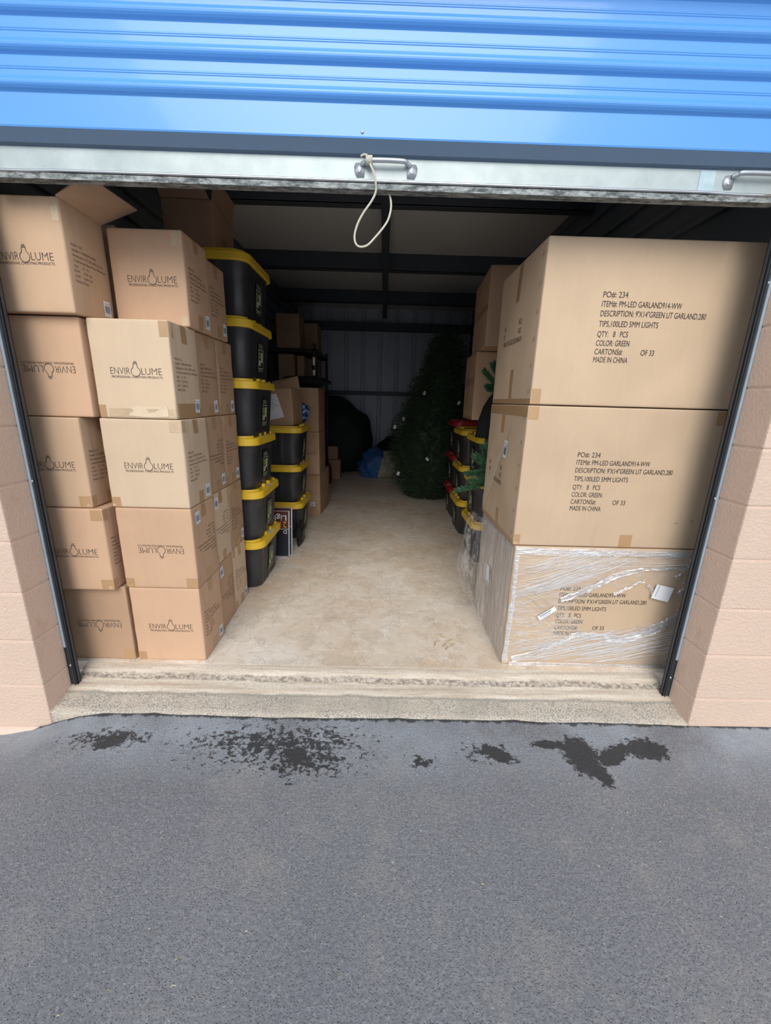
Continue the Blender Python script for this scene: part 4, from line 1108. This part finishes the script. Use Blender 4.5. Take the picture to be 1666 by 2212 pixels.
# ------------------------------------------------------------------ left: sign boxes, tilted carton, cartons behind
M['brown_print'] = plain('maroon_printed_card', (.085, .028, .022, 1), .35, var=.25, vs_=4)
M['navy_print'] = plain('navy_printed_card', (.018, .020, .030, 1), .35, var=.2, vs_=5)
M['orange_ink'] = plain('orange_ink', (.75, .27, .05, 1), .5); M['white_ink'] = plain('white_ink', (.8, .82, .9, 1), .5)
def display(x0, x1, y0, h, th, rx, label, art, nm_='display_box'):
    r = root(nm_, ((x0+x1)/2, y0, 0), rot=(rx, 0, R(0))); tag(r, label, 'box', 'dark printed flat boxes beside the tote stack')
    w = (x1-x0)/2
    bm = bmesh.new(); box(bm, -w, w, 0, th, 0, h*.60, .001); bobj('lower_panel', bm, M['navy_print'], r)
    bm = bmesh.new(); box(bm, -w, w, 0, th, h*.60, h, .001); bobj('upper_panel', bm, M['brown_print'], r)
    bm = bmesh.new()
    for (a_, b_, c_, e2) in ((w-.003, w, 0, h), (-w, w, h*.60-.0015, h*.60+.0015), (-w, w, h-.0025, h)):
        box(bm, a_, b_, -.0012, 0, c_, e2)
    box(bm, w, w+.001, 0, .002, 0, h); box(bm, w, w+.001, th-.002, th, 0, h)
    bobj('white_edging', bm, M['white_ink'], r)
    if art:
        d1 = Draw(); d1.text('Lights', 0, 0, .042, .165, mi=0); d1.xform(w-.020, h*.90, math.pi)
        link('printed_word', d1.mesh(lambda u, v: (u, -.0015, v)), M['white_ink'], r)
        d2 = Draw(); d2.text('214', 0, 0, .048, .10); d2.xform(w-.018, h*.765, math.pi)
        link('printed_number', d2.mesh(lambda u, v: (u, -.0015, v)), M['orange_ink'], r)
        d3 = Draw(); d3.text('D', 0, 0, .028, .026); d3.xform(w-.018, h*.575, math.pi)
        link('printed_letter', d3.mesh(lambda u, v: (u, -.0015, v)), M['white_ink'], r)
    return r
display(-.93, -.697, 1.600, .36, .020, R(-7), 'dark maroon flat box standing on the floor with upside-down white and orange lettering', True)
display(-.93, -.684, 1.640, .375, .016, R(-7), 'second dark flat box right behind the lettered one', False)
bm = bmesh.new(); box(bm, -.035, .035, -.02, .02, 0, .001); o = bobj('paper_slip', bm, M['tag'], loc=(-.745, 1.565, .0005)); o.rotation_euler = (0, 0, .35); tag(o, 'small white paper slip on the floor in front of the lettered flat box', 'paper')
# black plastic bag tucked beside the lower tote
bm = bmesh.new(); bmesh.ops.create_icosphere(bm, subdivisions=4, radius=1)
for v in bm.verts:
    k = 1+.45*noise.noise(v.co*2.4)+.22*noise.noise(v.co*6)
    v.co = Vector((v.co.x*.022*k, v.co.y*.12*k, max(-.085, v.co.z*.11*k)+.085))
tag(bobj('plastic_bag', bm, plain('black_plastic_film', (.01, .01, .011, 1), .2, bump=.01, vs_=20), loc=(-.664, 1.90, 0), smooth=True), 'crumpled glossy black plastic beside the bottom tote, behind the flat boxes', 'bag')

c = Carton('open_carton', -1.03, -.715, 2.06, 2.36, .972, 1.27, M['card_brown'], 71, 0, .004, 'tilted open carton with a handwritten paper sheet, on top of the three-high tote stack')
c.r.rotation_euler = (0, R(-2.5), R(-4)); c.r.location.z += .004
dd = Draw(); dd.add([(-.06, .245), (.035, .258), (.085, .07), (-.045, .045)], [(0,1,2,3)]); o = c.art('paper_sheet', dd, 'front', M['white'], .003)
e_ = Draw(); rnd = random.Random(4)
for k in range(13): e_.rect(-.045+.004*k*.8, .235-.0125*k, -.045+.004*k*.8+rnd.uniform(.03, .085), .2375-.0125*k)
link('sheet_writing', e_.mesh(c.fn('front', .0040)), M['ink_soft'], o)
bm = bmesh.new(); lo_ = [bm.verts.new(p_) for p_ in ((-.155, .10, .30), (.165, .10, .285), (.135, .16, .41), (-.09, .16, .37))]; hi_ = [bm.verts.new(v.co+Vector((0, .005, 0))) for v in lo_]
bm.faces.new(lo_); bm.faces.new(hi_[::-1])
for i in range(4): bm.faces.new((lo_[i], lo_[(i+1) % 4], hi_[(i+1) % 4], hi_[i]))
bobj('carton_flap', bm, M['card_pink'], c.r)
bm = bmesh.new(); bmesh.ops.create_icosphere(bm, subdivisions=3, radius=1)
for v in bm.verts:
    k = 1+.25*noise.noise(v.co*2); v.co = Vector((v.co.x*.045*k, v.co.y*.07*k, v.co.z*.085*k))
t = NT('blue_patterned_fabric'); t.set(t.mix(t.ramp(t.noise(30, det=1), [(.5, K4), (.54, W4)]), (.01, .03, .12, 1), (.25, .4, .7, 1)), .7)
tag(bobj('patterned_bag', bm, t.m, loc=(-.712, 2.45, 1.075), smooth=True), 'blue bag with white pattern tucked behind the tilted carton', 'bag')

s3 = []
for k, (z0, z1) in enumerate(((0, .448), (.45, .88), (.882, 1.305))):
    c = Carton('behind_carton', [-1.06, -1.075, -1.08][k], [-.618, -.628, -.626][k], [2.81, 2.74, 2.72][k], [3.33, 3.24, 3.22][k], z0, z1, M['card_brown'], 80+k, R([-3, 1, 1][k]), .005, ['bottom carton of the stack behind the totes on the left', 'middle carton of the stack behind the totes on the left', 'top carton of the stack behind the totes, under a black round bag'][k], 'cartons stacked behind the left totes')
    c.art('printed_logo', logo().xform(-.03, c.h*.5, 0 if k != 0 else 0, 1.05), 'right', M['ink_soft'])
    if k == 1: c.art('printed_logo', logo().xform(.09, c.h*.5, 0, 1.0), 'front', M['ink_soft'])
    st = side_text(.2); c.art('printed_text', st.xform(.10 if k != 1 else -.05, c.h*.5, 0), 'front', M['ink_soft'])
    dd, ee = barcode(.05, .045); 
    if k == 0: o = c.art('barcode_label', dd.xform(.14, .12), 'front', M['white'], .0016); link('printed_barcode', ee.xform(.14, .12).mesh(c.fn('front', .0022)), [M['bars'], M['bars']], o)
    if k == 0: c.strip([('front', .14, c.h-.07, .2, c.h-.004)]); c.strip([('front', .13, .003, .19, .06)])
    if k == 1: c.strip([('front', .15, c.h-.07, .2, c.h-.004)]); c.strip([('right', -.25, .0, -.16, .07)])
    if k == 2: c.strip([('front', -.01, c.h-.09, .05, c.h-.003)]); c.strip([('front', .12, c.h-.09, .16, c.h-.003)]); c.strip([('front', -.2, .003, .2, .03)])
def lump(name, c_, r_, mat, label, cat, seed=0, k1=.2, k2=.08, floor=True, sub=4, f1=1.7, f2=5):
    bm = bmesh.new(); bmesh.ops.create_icosphere(bm, subdivisions=sub, radius=1)
    for v in bm.verts:
        n_ = v.co.copy(); k = 1+k1*noise.noise(n_*f1+Vector((seed, 0, 0)))+k2*noise.noise(n_*f2+Vector((0, seed, 0)))
        p_ = Vector((n_.x*r_[0]*k, n_.y*r_[1]*k, n_.z*r_[2]*k))
        if floor: p_.z = max(-c_[2], p_.z)
        v.co = p_
    o = bobj(name, bm, mat, loc=c_, smooth=True); tag(o, label, cat); return o
lump('round_bag', (-.80, 3.0, 1.368), (.265, .22, .060), M['black_cloth'], 'flat round black bag lying on the top carton of the left stack', 'bag', 2, .12, .04, False)
# dark bottle with pale bands
bm = bmesh.new(); prof_ = [(0, .028), (.12, .030), (.16, .026), (.19, .013), (.25, .012), (.27, .014)]
loft(bm, [[(r_*math.cos(2*math.pi*k/16), r_*math.sin(2*math.pi*k/16), z) for k in range(16)] for z, r_ in prof_])
bt = root('dark_bottle', (-.70, 3.02, 1.410)); tag(bt, 'slim dark bottle with white bands standing on the round black bag', 'bottle'); bobj('bottle_body', bm, M['rack'], bt, smooth=True)
for z0, z1 in ((.02, .075), (.12, .20)):
    bm = bmesh.new(); rr2 = .032; loft(bm, [[(-.004+(rr2 if z0 < .1 else .027)*.5*math.cos(2*math.pi*k/16), -.02+(rr2*.5)*math.sin(2*math.pi*k/16), z) for k in range(16)] for z in (z0, z1)]); bobj('bottle_band', bm, M['tag'], bt, smooth=True)

# ------------------------------------------------------------------ dark open carton on top of the tall tote stack
c = Carton('dark_open_carton', -1.19, -.925, 1.10, 1.47, P1*6+.015, 2.20, M['card_brown'], 90, R(3), .006, 'dark open carton with raised flaps on top of the tall tote stack')
c.art('printed_logo', logo().xform(0, .09, R(-12), .7), 'right', M['ink_soft'])
def flap(parent, pts, mat, th=.004):
    bm = bmesh.new(); lo_ = [bm.verts.new(p_) for p_ in pts]; n_ = (Vector(pts[1])-Vector(pts[0])).cross(Vector(pts[2])-Vector(pts[0])).normalized()*th
    hi_ = [bm.verts.new(Vector(p_)+n_) for p_ in pts]; bm.faces.new(lo_); bm.faces.new(hi_[::-1])
    for i in range(4): bm.faces.new((lo_[i], lo_[(i+1) % 4], hi_[(i+1) % 4], hi_[i]))
    return bobj('carton_flap', bm, mat, parent)
H_ = c.h
flap(c.r, [(.128, -.18, H_), (.128, .18, H_), (.128+.02, .17, H_+.12), (.128+.02, -.17, H_+.12)], M['card_brown'])
flap(c.r, [(-.13, -.183, H_), (.12, -.183, H_), (.10, -.20, H_+.05), (-.15, -.26, H_+.15)], M['card_brown'])

# ------------------------------------------------------------------ rack with cartons, far left
rk = root('storage_rack', (-1.16, 4.55, 0)); tag(rk, 'black steel rack in the dark at the far left, cartons on both shelves', 'rack')
for x in (-.30, .30):
    for y in (-.54, .54):
        bm = bmesh.new(); box(bm, x-.018, x+.018, y-.018, y+.018, 0, 1.86); bobj('post', bm, M['rack'], rk)
for z in (1.28, 1.80):
    bm = bmesh.new(); box(bm, -.318, .318, -.558, .558, z-.045, z); bobj('shelf', bm, M['rack'], rk)
for x0, x1, y0, y1, z0, z1, lb_ in ((-1.33, -1.045, 4.02, 4.36, 1.80, 2.20, 'nearest carton on the top shelf of the black rack'), (-1.22, -.93, 4.72, 5.08, 1.80, 2.21, 'farther carton on the top shelf of the black rack'),
      (-1.32, -1.12, 4.02, 4.34, 1.282, 1.735, 'wide carton at the left on the lower shelf of the rack'), (-1.09, -1.0, 4.04, 4.34, 1.282, 1.72, 'slim carton in the middle of the rack\'s lower shelf'), (-1.08, -.92, 4.62, 4.95, 1.282, 1.74, 'carton deeper on the lower shelf of the rack')):
    cc_ = Carton('rack_carton', x0, x1, y0, y1, z0+.002, z1, M['card_brown'], int(x0*-100), 0, .004, lb_, 'cartons on the black rack')
    if x1-x0 > .25: cc_.art('printed_marks', logo().xform(.0, .2, R(0), .6), 'front', M['ink_soft'])

# ------------------------------------------------------------------ back of the unit
lump('tree_storage_bag', (-.80, 5.70, .52), (.60, .33, .70), M['green_bag'], 'large dark green bag heaped against the back wall on the left', 'bag', 4, .14, .06)
lump('black_bag', (.20, 5.95, .24), (.34, .24, .34), M['black_cloth'], 'black bag slumped against the back wall behind the blue tarp', 'bag', 6, .3, .1)
tb = lump('tarp_bundle', (-.02, 5.15, .20), (.33, .20, .26), M['blue_tarp'], 'bundled blue tarp with a cream patch on the floor left of the tree', 'tarp', 9, .3, .14, f2=7, sub=5)
tb.data.materials.append(M['cream_tarp'])
for p_ in tb.data.polygons:
    if p_.center.x > .02+.25*(p_.center.z-.05): p_.material_index = 1
c = Carton('small_carton', -.82, -.64, 4.88, 5.08, 0, .30, M['card_brown'], 95, 0, .004, 'small carton on the floor before the dark green bag, under its twin', None)
c = Carton('small_carton', -.83, -.68, 4.90, 5.08, .302, .50, M['card_brown'], 96, 0, .004, 'small carton topping the floor carton before the dark green bag', None)
lump('red_bundle', (-.77, 4.55, .13), (.045, .06, .15), plain('dull_red_fabric', (.16, .012, .016, 1), .8), 'small red bundle on the floor behind the left carton stack', 'bundle', 3, .35, .1)

# artificial tree: trunk and thousands of needles
tr = root('artificial_tree', (.62, 3.86, 0)); tag(tr, 'tall unlit artificial christmas tree standing at the back right', 'tree')
prof_t = [(0.0, 0.0, .27), (.06, 0, .33), (.21, 0, .42), (.42, 0, .49), (.63, 0, .515), (.876, .0, .505), (1.04, .02, .42), (1.22, .04, .37), (1.38, .06, .335), (1.54, .09, .25), (1.74, .12, .22), (1.88, .14, .20), (1.97, .15, .12), (2.0, .15, .03)]
def tprof(z):
    for (z0, c0, r0), (z1, c1, r1) in zip(prof_t, prof_t[1:]):
        if z <= z1:
            s_ = (z-z0)/(z1-z0); return c0+(c1-c0)*s_, r0+(r1-r0)*s_
    return .15, .03
bm = bmesh.new(); tube(bm, [(0, 0, 0), (.05, 0, 1.2), (.14, 0, 1.95)], [.03, .025, .01], 8); bobj('trunk', bm, M['rack'], tr)
bm = bmesh.new(); rings = []
for i in range(22):
    z = .02+1.93*i/21; cx, r_ = tprof(z)
    rings.append([(cx+.72*r_*math.cos(a_)*(1+.1*noise.noise(Vector((math.cos(a_)*3, math.sin(a_)*3, z*4)))), .72*r_*math.sin(a_)*(1+.1*noise.noise(Vector((math.cos(a_)*3, math.sin(a_)*3, z*4+9)))), z) for a_ in [2*math.pi*k/28 for k in range(28)]])
loft(bm, rings)
rnd = random.Random(12)
for i in range(4200):
    z = rnd.random()**1.05*1.96; cx, r_ = tprof(z); a_ = rnd.uniform(0, 2*math.pi)
    if math.sin(a_) > .5: a_ = -a_
    lump_ = 1+.08*noise.noise(Vector((math.cos(a_)*4, math.sin(a_)*4, z*5)))
    p1 = Vector((cx+r_*lump_*math.cos(a_)*1.02, r_*lump_*math.sin(a_)*1.02, z+rnd.uniform(-.02, .05)))
    p0 = Vector((cx+r_*.70*math.cos(a_+rnd.uniform(-.12, .12)), r_*.70*math.sin(a_+rnd.uniform(-.12, .12)), z+rnd.uniform(-.03, .02)))
    p1 = p1.lerp(p1+Vector((rnd.uniform(-.04, .04), rnd.uniform(-.03, .03), rnd.uniform(-.04, .04))), 1)
    if p0.z < .01: p0.z = .01
    if p1.z < .03: p1.z = .03
    sprig(bm, p0, p1, 15, .045, .0024, rnd)
for v in bm.verts:
    if v.co.z < 0.004: v.co.z = 0.004
bobj('branches', bm, M['tree'], tr)
for (px_, pz_) in ((-.13, 1.30), (.28, 1.20), (-.36, 1.0), (-.46, .90), (-.08, .56), (-.40, .34), (.36, .84), (.33, .50)):
    cx, r_ = tprof(pz_); dx = px_-cx; dy = -math.sqrt(max(.0, (r_*1.05)**2-dx*dx))-.02
    bm = bmesh.new(); box(bm, -.016, .016, -.001, .001, -.022, .022); o = bobj('paper_tag', bm, M['tag'], tr, (px_, dy, pz_)); o.rotation_euler = (rnd.uniform(-.4, .4), rnd.uniform(-.6, .6), rnd.uniform(-.8, .8))
    o['label'] = 'white paper tag'

# ------------------------------------------------------------------ small things on the ground
def leaf(x, y, z, l, wd, rz, mat, label, group, name='dry_leaf'):
    bm = bmesh.new(); n_ = 6; A = []
    for i in range(n_+1):
        s_ = i/n_; ww = wd*math.sin(math.pi*(.06+.88*s_)); 
        A.append([bm.verts.new(((s_-.5)*l, k*ww, .002+.004*abs(k)+.003*math.sin(3*s_))) for k in (-1, 0, 1)])
    for i in range(n_):
        for k in range(2): bm.faces.new((A[i][k], A[i+1][k], A[i+1][k+1], A[i][k+1]))
    o = bobj(name, bm, mat, loc=(x, y, z)); o.rotation_euler = (0, 0, rz); tag(o, label, 'leaf', group); return o
M['leaf_tan'] = plain('dry_leaf_tan', (.50, .40, .26, 1), .8); M['leaf_red'] = plain('dry_leaf_reddish', (.42, .15, .07, 1), .8); M['leaf_dark'] = plain('dry_leaf_dark', (.10, .05, .035, 1), .8)
M['leaf_green'] = plain('weed_green', (.08, .30, .04, 1), .6)
def px2(px_, py_, z):
    d_ = fw+rt*((px_-833)/874.87)-up*((py_-1106)/874.87); o_ = Vector((0.0185, -1.3899, 1.4707-F0)); s_ = (z-o_.z)/d_.z
    return o_+d_*s_
for k, (a_, b_, r_) in enumerate(((945, 1387, .3), (960, 1395, .9), (972, 1385, .6), (955, 1377, -.5), (966, 1402, 1.0), (950, 1372, .1), (940, 1393, 1.3), (977, 1395, .8))):
    p_ = px2(a_, b_, 0); leaf(p_.x, p_.y, 0, .036, .0028, r_, M['leaf_tan'], 'pale dry leaf slivers scattered on the concrete in front of the wrapped carton', 'leaf litter on the concrete')
p_ = px2(882, 1477, -.035); leaf(p_.x, p_.y, -.034, .022, .007, .4, M['leaf_dark'], 'small dark curled leaf in the middle of the threshold', None)
p_ = px2(1420, 1489, -.036); leaf(p_.x, p_.y, -.036, .04, .009, 0, M['leaf_red'], 'reddish leaf at the foot of the right door track', None)
p_ = px2(1327, 1482, -.036); leaf(p_.x, p_.y, -.036, .028, .008, .2, M['leaf_tan'], 'pale leaf lying in the threshold groove near the right jamb', None)
wd_ = root('weed', tuple(px2(1636, 1564, -.07))); tag(wd_, 'small green weed growing where the right wall meets the asphalt', 'plant')
for k in range(4):
    o = leaf(.012*k-.02, .002*k, .006+.004*k, .045, .008, -.5+.5*k, M['leaf_green'], None, None, 'weed_leaf'); o.parent = wd_
    if 'category' in o: del o['category']
    o.rotation_euler = (0, -.4, -.5+.5*k)
rnd = random.Random(9)
bm = bmesh.new()
for i in range(230):
    x = rnd.uniform(-1.6, 1.6); y = -rnd.random()**1.3*1.25-.02; l_ = rnd.uniform(.0015, .0045); a_ = rnd.uniform(0, 3.1); z = gz(x, y)+.002
    dx, dy = math.cos(a_)*l_, math.sin(a_)*l_; wx, wy = -math.sin(a_)*l_*.35, math.cos(a_)*l_*.35
    vs2 = [bm.verts.new((x+q*dx+s_*wx, y+q*dy+s_*wy, z+.0012*(s_ > 0))) for q, s_ in ((-1, 0), (0, 1), (1, 0), (0, -1))]
    bm.faces.new(vs2)
tag(bobj('grass_clippings', bm, M['leaf_tan']), 'tiny straw-coloured clippings strewn over the asphalt', 'litter', kind='stuff')
bm = bmesh.new(); bmesh.ops.create_uvsphere(bm, u_segments=10, v_segments=6, radius=.008)
for v in bm.verts: v.co.z = max(0, v.co.z*.6)
tag(bobj('anchor_bolt', bm, M['tag'], loc=tuple(px2(174, 1448, -.004)), smooth=True), 'small white-headed anchor bolt beside the foot of the left track', 'bolt')
